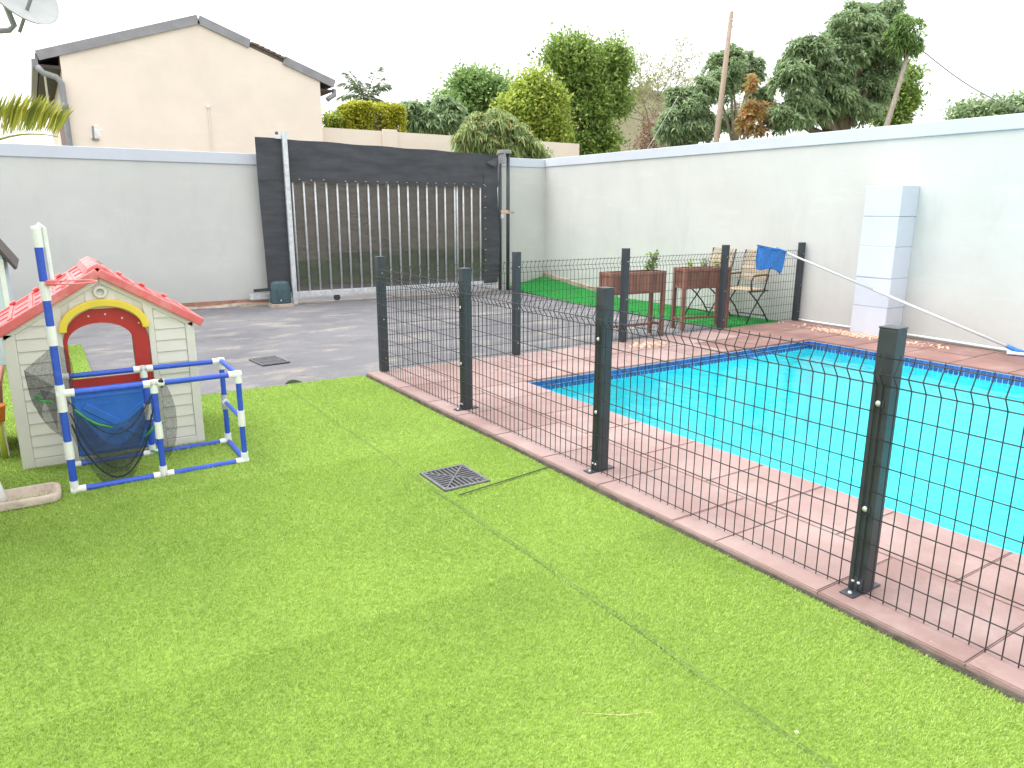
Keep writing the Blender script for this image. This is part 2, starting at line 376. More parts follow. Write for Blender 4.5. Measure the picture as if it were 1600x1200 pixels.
# outer ground: one sheet to the horizon with an opening for the pool
g = MB(); G = 500; zz = -.16
xs = [-G, PX0-.1, PX1+.1, G]; ys = [-G, PYN-.1, PY1+.1, G]
for i in range(3):
    for j in range(3):
        if i == 1 and j == 1: continue
        g.add([(xs[i], ys[j], zz), (xs[i+1], ys[j], zz), (xs[i+1], ys[j+1], zz), (xs[i], ys[j+1], zz)], [(0, 1, 2, 3)])
struct(g.build('ground', m_earth))
g = MB()
g.add([(-8, BY, ASZ), (WX, BY, ASZ), (WX, 13.2, ASZ), (-8, 13.2, ASZ)], [(0, 1, 2, 3)])
g.add([(-8, -4, ASZ), (KX-.01, -4, ASZ), (KX-.01, BY, ASZ), (-8, BY, ASZ)], [(0, 1, 2, 3)])
struct(g.build('driveway', m_asphalt))
m_road = M('street_tar', (.26, .25, .24), .9, .2, 2, .4, 60)
m_verge = M('street_verge', (.12, .22, .06), .95, .35, 2, .5, 30)
struct(MB().mm((-30, 13.25, -.158), (40, 15.6, -.10)).build('street', m_road))
struct(MB().prism([(-30, 15.61, -.158), (-30, 17.2, -.158), (-30, 17.2, .48), (-30, 16.7, .12), (-30, 15.61, -.08)], (70, 0, 0)).build('street_verge', m_verge))

# turf sheets with the seam step, the cut beside the drain and the drain opening
SEAM = 1.733
DR = ((1.765, 3.41), (2.07, 3.75))            # drain opening
def tz(x, y):                                  # gentle lumps of the backing
    return TFZ + .006*math.sin(2.1*x+1.3*y)*math.sin(1.7*y-.6*x+.4) - (.004+.012*(y > 3.75)+.008*(y < 1.5))*math.exp(-((x-SEAM)/.017)**2)
g = MB()
def sheet(x0, x1, y0, y1, nx, ny):
    g.grid(lambda u, v: (x0+(x1-x0)*u, y0+(y1-y0)*v, tz(x0+(x1-x0)*u, y0+(y1-y0)*v)), nx, ny)
sheet(-3.5, 1.5, -1.5, 6.40, 26, 40); sheet(1.5, SEAM-.001, -1.5, 6.40, 14, 40)
sheet(SEAM, DR[0][0], -1.5, 6.43, 4, 60); sheet(DR[1][0], KX-.012, -1.5, 6.45, 6, 60)
sheet(DR[0][0], DR[1][0], -1.5, DR[0][1], 4, 30); sheet(DR[0][0], DR[1][0], DR[1][1], 6.44, 4, 20)
sheet(-3.5, .31, 6.40, 9.75, 12, 12)
turf = struct(g.build('turf_backing', m_turfback))

def blades(name, mat, spots, hgt, wid, lean, zfun, kind='stuff', label=None, parent=None):
    """three-triangle bent blades at the 2D spots (n,2); hgt, wid arrays"""
    n = len(spots); a = rng.uniform(0, 2*np.pi, n)
    ln = rng.uniform(.35, 1.0, n)*lean
    low = np.sin(spots[:, 0]*1.9+spots[:, 1]*2.3)*.5+np.sin(spots[:, 0]*4.1-spots[:, 1]*3.1+1)*.5
    dx = np.cos(a)*ln+.35*lean*(.6+.4*low); dy = np.sin(a)*ln-.25*lean
    sx, sy = -np.sin(a), np.cos(a); b0 = rng.uniform(0, 2*np.pi, n); sx, sy = np.cos(b0), np.sin(b0)
    z = zfun(spots[:, 0], spots[:, 1])
    V = np.zeros((n, 5, 3)); h = hgt*np.sqrt(np.clip(1-(ln/hgt*.6)**2, .12, 1))
    for k, (f, wf, hf) in enumerate(((0, -.5, 0), (0, .5, 0), (.38, .5, .62), (.38, -.5, .62), (1, 0, 1))):
        V[:, k, 0] = spots[:, 0]+dx*f+sx*wid*wf; V[:, k, 1] = spots[:, 1]+dy*f+sy*wid*wf; V[:, k, 2] = z+h*hf
    idx = np.arange(n)[:, None]*5
    T = np.concatenate([idx+np.array([[0, 1, 2]]), idx+np.array([[0, 2, 3]]), idx+np.array([[3, 2, 4]])])
    o = np_mesh(name, V.reshape(-1, 3), T, mat, parent)
    o['kind'] = kind
    if label: o['label'] = label
    return o
def tzv(x, y):
    return TFZ + .006*np.sin(2.1*x+1.3*y)*np.sin(1.7*y-.6*x+.4) - (.004+.012*(y > 3.75)+.008*(y < 1.5))*np.exp(-((x-SEAM)/.017)**2)
def turf_spots(x0, x1, y0, y1, dens):
    n = int((x1-x0)*(y1-y0)*dens); return np.stack([rng.uniform(x0, x1, n), rng.uniform(y0, y1, n)], 1)
def keep(S):
    x, y = S[:, 0], S[:, 1]
    wob = .004*np.sin(y*9)+.003*np.sin(y*23)
    ok = ~((x > DR[0][0]-.008) & (x < DR[1][0]+.008) & (y > DR[0][1]-.008) & (y < DR[1][1]+.008))
    amp = np.where((y > 3.75) | (y < 1.7), .86, .62)
    ok &= rng.uniform(0, 1, len(x)) > amp*np.exp(-((x-SEAM-wob)/.013)**2)
    cy = 3.31+(x-1.81)*(.097/.707)+.006*np.sin(x*17)
    ok &= ~((x > 1.80) & (x < KX) & (np.abs(y-cy) < .007+.005*np.sin(x*9+1)+rng.normal(0, .003, len(x))))
    return S[ok]
parts = [turf_spots(-.45, 2.476, .55, 2.4, 62000), turf_spots(-.5, 2.476, 2.4, 4.2, 34000), turf_spots(-.6, 2.476, 4.2, 6.44, 17000), turf_spots(-.5, .31, 6.42, 9.74, 9000)]
S = keep(np.concatenate(parts)); dist = np.hypot(S[:, 0], S[:, 1])
wid = np.clip(.0006+.00055*dist, .0015, .005)*rng.uniform(.7, 1.3, len(S)); hh = rng.uniform(.007, .013, len(S))
blades('turf_grass', l_grass, S, hh, wid, .0095, tzv, label='bright green artificial grass pile')
# dark strip in the cut; the seam's crease shade put into a strip's colour
gs_ = MB(); gs_.grid(lambda u, v: (SEAM-.012+.024*u+.004*math.sin(v*55), .2+6.15*v, tz(SEAM, .2+6.15*v)+.0025+.004*abs(2*u-1)), 2, 80); struct(gs_.build('turf_seam', M('turf_seam_shade', (.12, .19, .035), .95, .3, 40)))
c0, c1 = (1.80, 3.306), (2.475, 3.405)
gb = MB(); gb.add([(c0[0], c0[1]-.007, TFZ+.008), (c1[0], c1[1]-.007, TFZ+.008), (c1[0], c1[1]+.007, TFZ+.008), (c0[0], c0[1]+.007, TFZ+.008)], [(0, 1, 2, 3)])
struct(gb.build('turf_cut', m_turfseam))
# curled-up turf corner at the driveway
gb = MB(); gb.grid(lambda u, v: (1.72+.17*u, 6.42-.02*v+.05*v*math.sin(math.pi*u), TFZ+.012+.028*math.sin(math.pi*u)*(v)), 8, 4)
struct(gb.build('turf_curl', M('turf_underside', (.03, .06, .015), .9, .2, 20)))

# green mat along the side wall
def mz(y, v=.8): return -.058+max(0, (y-10.2)/2.35)**1.3*.22*(.12+.88*v)
mat_edge = [(7.95, 12.5), (7.80, 11.0), (7.66, 9.6), (7.60, 8.0), (7.62, 7.0), (7.70, 6.46)]
g = MB()
g.grid(lambda u, v: ((lambda p: (p[0]+(WX-.02-p[0])*v, p[1], mz(p[1], v)+.004))((lambda q: (mat_edge[q[0]][0]*(1-q[1])+mat_edge[q[0]+1][0]*q[1], mat_edge[q[0]][1]*(1-q[1])+mat_edge[q[0]+1][1]*q[1]))((min(4, int(u*5)), u*5-min(4, int(u*5)))))), 25, 6)
struct(g.build('green_mat', m_mat))
n = 60000; yy = rng.uniform(6.46, 12.48, n); ex = np.interp(yy, [p[1] for p in mat_edge][::-1], [p[0] for p in mat_edge][::-1]); vv_ = rng.uniform(0, 1, n); xx = ex+(WX-.03-ex)*vv_
SM = np.stack([xx, yy], 1)
blades('green_mat_pile', l_matgrass, SM, rng.uniform(.010, .016, n), rng.uniform(.005, .009, n), .010, lambda x, y: -.054+.22*(.12+.88*vv_)*(np.maximum(0, (y-10.2)/2.35))**1.3, label='short emerald pile of the mat')

# ------------------------------------------------------------------ pool
pool = struct(MB().mm((0, 0, 0), (1, 1, 1)).build('pool_shell', m_shell)); pool.data.clear_geometry()
x0, x1, y0, y1 = PX0+.02, PX1-.02, PYN+.02, PY1-.02
g = MB(); d0, d1 = -1.0, -1.75
tp = -.012
P = [(x0, y0), (x1, y0), (x1, y1), (x0, y1)]; dz = [d1, d1, d0, d0]
ph_ = 1.2
vs = [(*p, tp) for p in P]+[(P[i][0]+(.12 if P[i][0] < 5 else -.12), P[i][1]+(.12 if P[i][1] < 1 else -.12), dz[i]) for i in range(4)]
g.add(vs, [(0, 1, 5, 4), (1, 2, 6, 5), (2, 3, 7, 6), (3, 0, 4, 7), (4, 5, 6, 7)])
me = g.mesh('pool_shell', pool.location); me.materials.append(m_shell); pool.data = me; bev(pool, .25, 4); pool.modifiers[0].angle_limit = R_(30)
for p_ in me.polygons: p_.use_smooth = True
pool.modifiers.clear()
# step bench in the near-left corner below the water
gw = MB(); gw.grid(lambda u, v: (x0+.005+(x1-x0-.01)*u, y0+.005+(y1-y0-.01)*v, -.105), 2, 2)
wat = struct(gw.build('water', m_water))
if wat.data.polygons[0].normal.z < 0: wat.data.flip_normals()
# waterline tiles: grout bed and single tiles on the two sides in view, the rest joined
TW = .0505; TH = .047
gr = MB(); tb = -.20
gr.mm((x0+.001, y1-.006, tb), (x1-.001, y1+.001, -.0125)); gr.mm((x1-.006, y0, tb), (x1+.001, y1-.006, -.0125)); gr.mm((x0-.001, y0, tb), (x0+.006, y1-.006, -.0125))
grout = gr.build('tile_band', m_grout, pool)
tm = MB().box((0, 0, 0), (TW-.006, .008, TH-.006)).mesh('pool_tile'); tm.materials.append(m_ptile)
def ptile(loc, rz):
    o = bpy.data.objects.new('pool_tile', tm); COL.objects.link(o); o.parent = grout; o.location = Vector(loc)-wloc(grout); o.rotation_euler = (0, 0, rz)
for r in range(2):
    z = -.0135-TH/2-r*TH
    k = 0; x = x0+TW/2+.004
    while x < x1-.012: ptile((x+random.uniform(-.0008, .0008), y1-.008, z), 0); x += TW
    y = y1-.012-TW/2
    while y > 2.55: ptile((x1-.008, y, z), R_(90)); y -= TW
gs = MB()
for r in range(4):
    z = -.0135-TH/2-r*TH
    y = y1-.012-TW/2
    while y > y0:
        if r > 1 or y <= 2.55: gs.box((x1-.008, y, z), (.008, TW-.006, TH-.006))
        gs.box((x0+.008, y, z), (.008, TW-.006, TH-.006)); y -= TW
    if r > 1:
        x = x0+TW/2+.004
        while x < x1-.03: gs.box((x, y1-.008, z), (TW-.006, .008, TH-.006)); x += TW
o = gs.build('pool_tiles_below', m_ptile, grout); o['kind'] = 'stuff'

# ------------------------------------------------------------------ pool paving, slab by slab
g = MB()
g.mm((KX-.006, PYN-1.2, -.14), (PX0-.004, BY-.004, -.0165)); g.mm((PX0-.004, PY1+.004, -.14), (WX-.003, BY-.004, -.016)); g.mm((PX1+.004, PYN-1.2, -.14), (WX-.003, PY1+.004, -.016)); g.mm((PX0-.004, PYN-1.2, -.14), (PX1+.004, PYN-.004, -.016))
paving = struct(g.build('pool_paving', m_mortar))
_slabs = {}
def slab(x0, x1, y0, y1, mat, j=.0045):
    w_, h_ = round(x1-x0-j, 3), round(y1-y0-j, 3); key = (w_, h_, mat.name)
    if key not in _slabs:
        bm = bmesh.new(); me = MB().box((0, 0, -.026), (w_, h_, .052)).mesh('paving_slab')
        bm.from_mesh(me); ed = [e for e in bm.edges if all(v.co.z > -.01 for v in e.verts)]
        bmesh.ops.bevel(bm, geom=ed, offset=.005, segments=2, affect='EDGES'); bm.to_mesh(me); bm.free(); me.materials.append(mat); _slabs[key] = me
    o = bpy.data.objects.new('paving_slab', _slabs[key]); COL.objects.link(o); o.parent = paving
    o.location = Vector(((x0+x1)/2, (y0+y1)/2, random.uniform(-.0015, .001)))-wloc(paving)
    o.rotation_euler = (R_(random.uniform(-.25, .25)), R_(random.uniform(-.25, .25)), R_(random.uniform(-.25, .25)))
jl = [-3.9, -3.35, -2.8, -2.25, -1.7, -1.15, -.6, -.09, .42, .99, 1.56, 2.10, 2.376, 2.949, 3.50, 4.05, 4.615, 5.095, 5.65, 5.95, BY]
for a, b in zip(jl, jl[1:]): slab(KX, 3.035, a, b, m_slab)
jr = [-3.6, -3.06, -2.5, -1.96, -1.42, -.88, -.34, .21, .755, 1.297, 1.839, 2.25, 2.661, 3.209, 3.755, 4.30, 4.83, 5.28]
for a, b in zip(jr, jr[1:]): slab(3.035, PX0, a, b, m_slab)
bx = [3.035, 3.58, 4.13, 4.66, 5.2, 5.75, 6.3, 6.85, 7.4, 7.95, 8.5, WX-.1]
for a, b in zip(bx, bx[1:]): slab(a, b, PY1, 5.83, m_slab if a < 6.2 else m_slab_dark)
bx2 = [3.035, 3.36, 3.9, 4.45, 5.0, 5.52, 6.05, 6.6, 7.15, 7.7, 8.25, WX-.06]
for a, b in zip(bx2, bx2[1:]): slab(a, b, 5.83, BY, m_slab if a < 6.8 else m_slab_dark)
ry = [-1.3, -.75, -.2, .35, .9, 1.45, 2.0, 2.55, 3.1, 3.65, 4.2, 4.74, 5.28]
for a, b in zip(ry, ry[1:]): slab(PX1, 8.23, a, b, m_slab_dark); slab(8.23, 8.79, a+.02, b+.02 if b < 5 else b, m_slab_dark)

# ------------------------------------------------------------------ boundary walls
def wall_thing(name, label, a, b, zc, zt, cop_over=.03):
    t = thing(name, label, 'wall', ((a[0]+b[0])/2, (a[1]+b[1])/2, -.2))
    MB().mm((a[0], a[1], -.2), (b[0], b[1], zc)).build('wall_body', m_wall, t)
    return t
lw = wall_thing('boundary_wall', 'long grey plastered wall left of the gate with blue-grey coping', (-7, WY), (3.30, WY+.22), 2.20, 2.37)
MB().mm((-7, WY-.025, 2.20), (3.30, WY+.245, 2.372)).build('coping', m_coping, lw, bevel=.008)
g = MB()
g.grid(lambda u, v: (-6.9+10.1*u, WY-.002-(.10+.03*math.sin(u*90)+.02*math.sin(u*37+1))*v, -.076+(.055+.012*math.sin(u*61))*(1-v**3)), 160, 4)
g.build('plinth', m_conc, lw)
MB().mm((-6.9, WY-.012, -.07), (3.2, WY+.01, .04)).build('brick_course', m_brick, lw)
sw = wall_thing('boundary_wall', 'short white wall return between the gate catch posts and the corner', (7.86, WY), (WX, WY+.22), 2.34, 2.5)
MB().mm((7.84, WY-.02, 2.34), (WX-.021, WY+.24, 2.505)).build('coping', m_coping, sw, bevel=.008)
rw = thing('boundary_wall', 'long off-white wall beside the pool with pale blue coping', 'wall', (WX+.11, 4, -.2))
MB().mm((WX, -5, -.2), (WX+.22, WY+.22, 2.355)).build('wall_body', m_wall, rw)
MB().mm((WX-.02, -5, 2.355), (WX+.24, WY+.24, 2.515)).build('coping', m_coping, rw, bevel=.008)
g = MB(); g.hexa([(8.885, 10.2, -.075), (WX, 10.2, -.075), (WX, WY, -.075), (8.885, WY, -.075), (8.915, 10.2, .0), (WX, 10.2, .0), (WX, WY, .24), (8.895, WY, .22)])
g.build('plinth', m_conc, rw)
# pillar against the wall
pt = thing('pillar', 'white painted block pillar standing against the pool-side wall', 'pillar', (8.745, 5.09, -.02))
zs = [-.02, .355, .71, 1.085, 1.44, 1.80]
for i in range(5):
    dx, dy = random.uniform(-.006, .006), random.uniform(-.007, .007)
    MB().mm((8.56+dx, 4.865+dy, zs[i]+.002), (WX-.001, 5.315+dy, zs[i+1]-.002)).build('block', m_pillar, pt, bevel=.006)
for i in range(1, 5): MB().mm((8.570, 4.874, zs[i]-.006), (WX-.002, 5.306, zs[i]+.006)).build('mortar_joint', m_pillar, pt)

# white conduit along the foot of the side wall and hose at the mat's end
g = MB(); g.tube([(8.895, y, .018+.006*math.sin(y*3)) for y in np.linspace(6.33, -2, 30)], .016, 8)
tag(g.build('conduit', m_white_pvc, smooth=True), 'thin white conduit running along the foot of the pool-side wall', 'pipe')
h0 = [at(1246, 500, 2, .0), at(1225, 503, 2, -.01), at(1190, 510, 2, -.02), at(1150, 514.5, 2, -.03), at(1130, 516, 2, -.04)]
h0 = [Vector((p.x, max(p.y, 6.45), -.035)) for p in h0]; h0[0].x = min(h0[0].x, 8.86)
tag(MB().tube(h0, .012, 8).build('hose', m_white_pvc, smooth=True), 'thin white hose along the front edge of the green mat', 'hose')

# ================================================================== POOL FENCE
ROWS = [.02, .122, .23, .337, .442, .551, .653, .758, .864]
def fence_panel(parent, a, b, out, n):
    """welded mesh panel from a to b (2D), V-fold at the top pushed towards 'out'"""
    a, b, out = Vector((*a, 0)), Vector((*b, 0)), Vector((*out, 0)); m = MB(); ln = (b-a).length; d = (b-a)/ln
    prof = [(0, .004), (0, .30), (0, .60), (0, .858), (.004, .868), (.030, .906), (.031, .914), (.006, .966), (.004, .985)]
    sag = lambda s: .004*math.sin(s*2.3)
    for i in range(n+1):
        p = a+d*(ln*i/n); jit = random.uniform(-.0012, .0012)
        m.tube([p+d*jit+out*(o+sag(ln*i/n))+Vector((0, 0, z)) for o, z in prof], .00245, 5, cap=False)
    for z, o in [(z, .0045) for z in ROWS]+[(.910, .034), (.971, .0075)]:
        m.tube([a+d*(ln*s)+out*(o+sag(ln*s))+Vector((0, 0, z)) for s in np.linspace(-.004, 1.004, 9)], .0027, 5)
    return m.build('mesh_panel', m_wire, parent, smooth=True)
PSZ = .071
def fence_post(parent, x, y, h=1.075, out=(-1, 0), plate=True, bolts=(.79, .36)):
    o = Vector((*out, 0)); s = Vector((-o.y, o.x, 0)); c = Vector((x, y, 0)); hp = PSZ/2
    p = MB().mm((x-hp, y-hp, .004), (x+hp, y+hp, h)).build('post', m_black, parent, bevel=.004)
    MB().mm((x-hp-.002, y-hp-.002, h), (x+hp+.002, y+hp+.002, h+.007)).build('cap', m_black, p, bevel=.003)
    q = o.to_track_quat('Z', 'Y').to_matrix()
    for z in bolts:
        MB().lathe([(0, .008), (.007, .0075), (.011, .0035), (.012, 0)], c+o*(hp+.004)+Vector((0, 0, z)), 12, q).build('bolt', m_bolt, p, smooth=True)
        MB().box(c+o*(hp+.0015)+Vector((0, 0, z)), (.006 if o.x else .042, .042 if o.x else .006, .032)).build('clamp', m_black, p)
    if plate:
        e = c+o*(hp+.032)
        MB().box(e+Vector((0, 0, .004)), (.064 if o.x else .06, .06 if o.x else .064, .006)).build('foot_plate', m_black, p, bevel=.002)
        MB().box(c+o*(hp+.003)+Vector((0, 0, .035)), (.006 if o.x else .056, .056 if o.x else .006, .062)).build('foot_bracket', m_black, p)
        for k in (-.012, .012): MB().lathe([(0, .006), (.005, .005), (.007, 0)], c+o*(hp+.006)+s*k+Vector((0, 0, .045)), 10, q).build('bolt', m_bolt, p, smooth=True)
        MB().lathe([(0, .007), (.006, .006), (.009, 0)], e+o*.006+Vector((0, 0, .007)), 10).build('bolt', m_bolt, p, smooth=True)
        f = c-o*(hp+.03); MB().box(f+Vector((0, 0, .004)), (.06 if o.x else .06, .06, .006)).build('foot_plate', m_black, p, bevel=.002)
    return p
FX = 2.655
nf = thing('pool_fence', 'black mesh pool fence run along the lawn edge, nearest the camera', 'fence', (FX, 3, 0))
py = [-1.78, -.15, 1.475, 3.135, 4.745]
for y in py: fence_post(nf, FX, y)
corner_y = 6.385-.04
fpl = FX-PSZ/2-.008
pan = [(-3.4, -1.75)]
for a, b in zip(py, py[1:]+[corner_y]): fence_panel(nf, (fpl, a+.012), (fpl, b-.012), (-1, 0), 30)
fence_panel(nf, (fpl, -3.2), (fpl, -1.79), (-1, 0), 26)
bf = thing('pool_fence', 'black mesh pool fence run between the driveway and the pool, in front of the planters', 'fence', (5.7, BY, 0))
FY = 6.345
bxp = [FX, 4.165, 5.66, 7.33, 8.865]
for x in bxp: fence_post(bf, x, FY, out=(0, 1), plate=False, bolts=())
q = Vector((0, -1, 0)).to_track_quat('Z', 'Y').to_matrix()
for x in bxp:
    for z in (.93, .50, .13): MB().lathe([(0, .005), (.004, .0045), (.0065, 0)], (x+random.uniform(.0, .012), FY-PSZ/2-.001, z), 8, q).build('bolt', m_bolt, bf, smooth=True)
fyl = FY+PSZ/2+.008
for a, b in zip(bxp, bxp[1:]): fence_panel(bf, (a+.012, fyl), (b-.012, fyl), (0, 1), int(round((b-a)/.0535)))
MB().tube([(8.865, FY, 1.03), (8.905, FY-.02, 1.03)], .016, 8).build('wall_bracket', m_black, bf)

# ================================================================== GATE
GY = 12.38
gate = thing('sliding_gate', 'galvanised sliding gate with vertical bars backed by dark shade cloth', 'gate', (5.4, GY, -.07))
GX0, GX1 = 3.13, 7.66
zt = lambda x: 2.60-.09*(x-GX0)/(GX1-GX0)
MB().mm((2.87, GY-.03, .045), (7.62, GY+.03, .135)).build('bottom_rail', m_galv, gate, bevel=.004)
MB().bar((3.2, GY, zt(3.2)-.05), (7.62, GY, zt(7.62)-.05), .05, .05).build('top_rail', m_galv, gate)
MB().mm((3.18, GY-.025, .13), (3.23, GY+.025, 2.5)).build('stile', m_galv, gate)
MB().mm((7.59, GY-.025, .13), (7.64, GY+.025, 2.45)).build('stile', m_galv, gate)
nb = 20; x_a, x_b = 3.69, 7.29
bxs = [x_a+(x_b-x_a)*i/(nb-1) for i in range(nb)]+[x_a+(x_b-x_a)*16/(nb-1)+.055]
for x in bxs:
    x += random.uniform(-.008, .008)
    MB().tube([(x, GY, .135), (x+random.uniform(-.006, .006), GY, 2.46)], .0175, 10).build('bar', m_galv, gate, smooth=True)
for x in (4.35, 6.95):
    MB().lathe([(0, -.02), (.05, -.02), (.06, -.006), (.06, .006), (.05, .02), (0, .02)], (x, GY, .0), 16, Vector((0, 1, 0)).to_track_quat('Z', 'Y').to_matrix()).build('wheel', m_black, gate)
MB().mm((2.7, GY-.02, -.074), (8.0, GY+.02, -.05)).build('track', m_conc, gate)
def wrinkle(x, z, k): return .010*math.sin(3.1*x+1.7*z+k)+.008*math.sin(7.3*x-4.1*z+2*k)+.005*math.sin(15*x+9*z+k)*math.sin(6*z)
def cloth(x0, x1, z0, z1, y, k, nx, nz, amp=1):
    g = MB(); g.grid(lambda u, v: (lambda x, z: (x, y+amp*wrinkle(x, z, k), z))(x0(v) + (x1(v)-x0(v))*u, z0(u)+(z1(u)-z0(u))*v), nx, nz); return g
cl = cloth(lambda v: GX0, lambda v: GX1, lambda u: 1.955-.03*u+.012*math.sin(u*40), lambda u: 2.615-.09*u+.006*math.sin(u*30), GY-.055, 0, 60, 12).build('shade_cloth_flap', m_cloth, gate, smooth=True)
cloth(lambda v: GX0+.05*(1-v)*.6, lambda v: 3.64+.02*math.sin(v*9), lambda u: .13+.06*(1-u), lambda u: 2.0, GY-.05, 2, 10, 30).build('shade_cloth_flap', m_cloth, gate, smooth=True)
cloth(lambda v: 7.33+.02*math.sin(v*8), lambda v: GX1+.03*math.sin(v*5), lambda u: .10, lambda u: 2.45, GY-.045, 4, 8, 30).build('shade_cloth_flap', m_cloth, gate, smooth=True)
cloth(lambda v: 3.2, lambda v: 7.6, lambda u: .14, lambda u: 2.5, GY+.03, 1, 40, 24, .4).build('shade_cloth', m_clothmid, gate, smooth=True)
g = MB(); g.add([(7.38, GY-.085, 2.385), (7.655, GY-.075, 2.50), (7.56, GY-.13, 2.30), (7.46, GY-.11, 2.33)], [(0, 1, 2), (0, 2, 3)]); g.build('folded_corner', m_cloth, gate)
for i in range(19):
    x = 3.8+3.5*i/18+random.uniform(-.03, .03); MB().box((x, GY-.07, 1.975+random.uniform(-.004, .01)), (.022, .006, .006)).build('cable_tie', m_whiteflake, gate)
for i in range(9):
    z = .35+.2*i; MB().box((7.36, GY-.068, z), (.03, .006, .006)).build('cable_tie', m_whiteflake, gate)
    if i % 2: MB().box((3.60, GY-.07, z), (.02, .006, .006)).build('cable_tie', m_whiteflake, gate)
gp = thing('gate_guide_post', 'tall galvanised guide post standing in front of the gate cloth', 'post', (3.57, 12.24, -.08))
MB().mm((3.535, 12.22, -.08), (3.61, 12.28, 2.72)).build('upright', m_galv, gp, bevel=.004)
MB().mm((3.43, 12.25, 2.60), (3.53, 12.27, 2.66)).build('roller_arm', m_galv, gp); MB().lathe([(0, -.05), (.025, -.05), (.025, .05), (0, .05)], (3.47, 12.31, 2.66), 12).build('roller', m_black, gp, smooth=True)
# motor
mo = thing('gate_motor', 'teal-grey gate motor housing on a concrete foot by the gate', 'gate motor', (3.31, 12.2, -.08))
g = MB(); ox, oy = 3.31, 12.16
sec = [(.0, .150, .12), (.02, .158, .125), (.24, .150, .115), (.335, .130, .10), (.36, .09, .07)]
n = 8
for z, a, b in sec:
    for sx, sy in ((-.6, -1), (.6, -1), (1, -.6), (1, .6), (.6, 1), (-.6, 1), (-1, .6), (-1, -.6)): g.v.append((ox+sx*a, oy+sy*b, -.01+z))
for i in range(len(sec)-1):
    for k in range(n): l = (k+1) % n; g.f.append((i*n+k, i*n+l, (i+1)*n+l, (i+1)*n+k))
g.f.append(tuple(range((len(sec)-1)*n, len(sec)*n))); g.f.append(tuple(range(n)))
g.build('housing', m_motor, mo, bevel=.008)
MB().mm((3.23, oy-.135, .05), (3.40, oy-.118, .23)).build('front_panel', m_motor, mo, bevel=.006)
MB().lathe([(0, .012), (.012, .010), (.014, 0)], (3.28, oy-.135, .045), 12, q).build('key_lock', m_bolt, mo, smooth=True)
g = MB(); g.hexa([(3.13, 11.98, -.08), (3.5, 12.0, -.08), (3.48, 12.3, -.08), (3.12, 12.3, -.08), (3.15, 12.0, -.012), (3.47, 12.02, -.012), (3.47, 12.29, -.012), (3.14, 12.29, -.012)]); g.build('concrete_foot', m_conc, mo, bevel=.012)
MB().bar((2.92, 12.3, .20), (3.16, 12.2, .22), .03, .05).build('limit_arm', m_black, mo)
# catch posts
cp = thing('gate_catch_post', 'pair of dark upright tubes catching the gate beside the white wall return', 'post', (7.9, 12.3, -.08))
MB().tube([(7.72, 12.36, -.08), (7.72, 12.36, 2.55)], .035, 10).build('tube', m_black, cp, smooth=True)
MB().tube([(7.83, 12.24, -.08), (7.83, 12.24, 2.55)], .035, 10).build('tube', m_black, cp, smooth=True)
MB().mm((7.68, 12.19, 2.55), (7.88, 12.40, 2.62)).build('head_bracket', m_pipe_grey, cp, bevel=.01)
MB().mm((7.70, 12.18, 2.36), (7.74, 12.40, 2.55)).build('head_bracket', m_pipe_grey, cp)
MB().mm((7.64, 12.17, 1.44), (7.80, 12.20, 1.50)).build('latch', m_chip, cp); MB().mm((7.78, 12.16, 1.43), (7.92, 12.19, 1.475)).build('latch', m_conc, cp)
MB().mm((7.64, 12.18, 1.34), (7.70, 12.21, 1.43)).build('padlock', m_galv, cp, bevel=.01)

# ================================================================== HOUSE BEHIND THE GATE WALL
HY = 17.0; HX0, HX1, RXx, ZE, ZR = .83, 5.84, 3.36, 4.33, 5.20; HD = 9
hs_ = thing('gable_house', 'cream plastered house with plain gable and grey barge boards behind the left wall', 'house', (3.3, HY+4, -.16))
MB().prism([(HX0, HY, -.16), (HX1, HY, -.16), (HX1, HY, ZE), (RXx, HY, ZR), (HX0, HY, ZE)], (0, HD, 0)).build('wall', m_cream, hs_)
def roof_side(xa, za, xb, zb, name, y0, y1, th=.10):
    d = Vector((xb-xa, 0, zb-za)).normalized(); nn = Vector((-d.z, 0, d.x)); nn = nn if nn.z > 0 else -nn
    a, b = Vector((xa, 0, za)), Vector((xb, 0, zb)); m = MB()
    m.hexa([a+Vector((0, y0, 0)), b+Vector((0, y0, 0)), b+Vector((0, y1, 0)), a+Vector((0, y1, 0)), a+nn*th+Vector((0, y0, 0)), b+nn*th+Vector((0, y0, 0)), b+nn*th+Vector((0, y1, 0)), a+nn*th+Vector((0, y1, 0))])
    return m.build(name, m_tile_roof, hs_)
sl = (ZR-ZE)/(RXx-HX0); sr = (ZR-ZE)/(HX1-RXx); ex0, ex1 = HX0-.36, HX1+.33
rl = roof_side(ex0, ZE-.36*sl+.01, RXx, ZR+.01, 'roof_left', HY+.02, HY+HD+.2); rr = roof_side(RXx, ZR+.01, ex1, ZE-.33*sr+.01, 'roof_right', HY+.02, HY+HD+.2)
rl.name = 'roof'; rr.name = 'roof'
def barge(xa, za, xb, zb): return MB().bar((xa, HY-.03, za), (xb, HY-.03, zb), .04, .17, up=(0, 0, 1)).build('barge_board', m_tin, hs_)
zl = lambda x: ZE+(x-HX0)*sl+.06; zr = lambda x: ZR-(x-RXx)*sr+.06
barge(ex0, zl(ex0), RXx-.0, zl(RXx)); barge(RXx+.003, zr(RXx)-.003, 4.35, zr(4.35)); barge(5.05, zr(5.05), ex1, zr(ex1))
for i in range(6):                                   # bare roof tile edges where the board is missing
    x = 4.38+i*.115; MB().bar((x, HY-.02, zr(x)+.035), (x+.15, HY-.02, zr(x+.15)+.055), .09, .035).build('roof_tile', m_tile_roof, hs_)
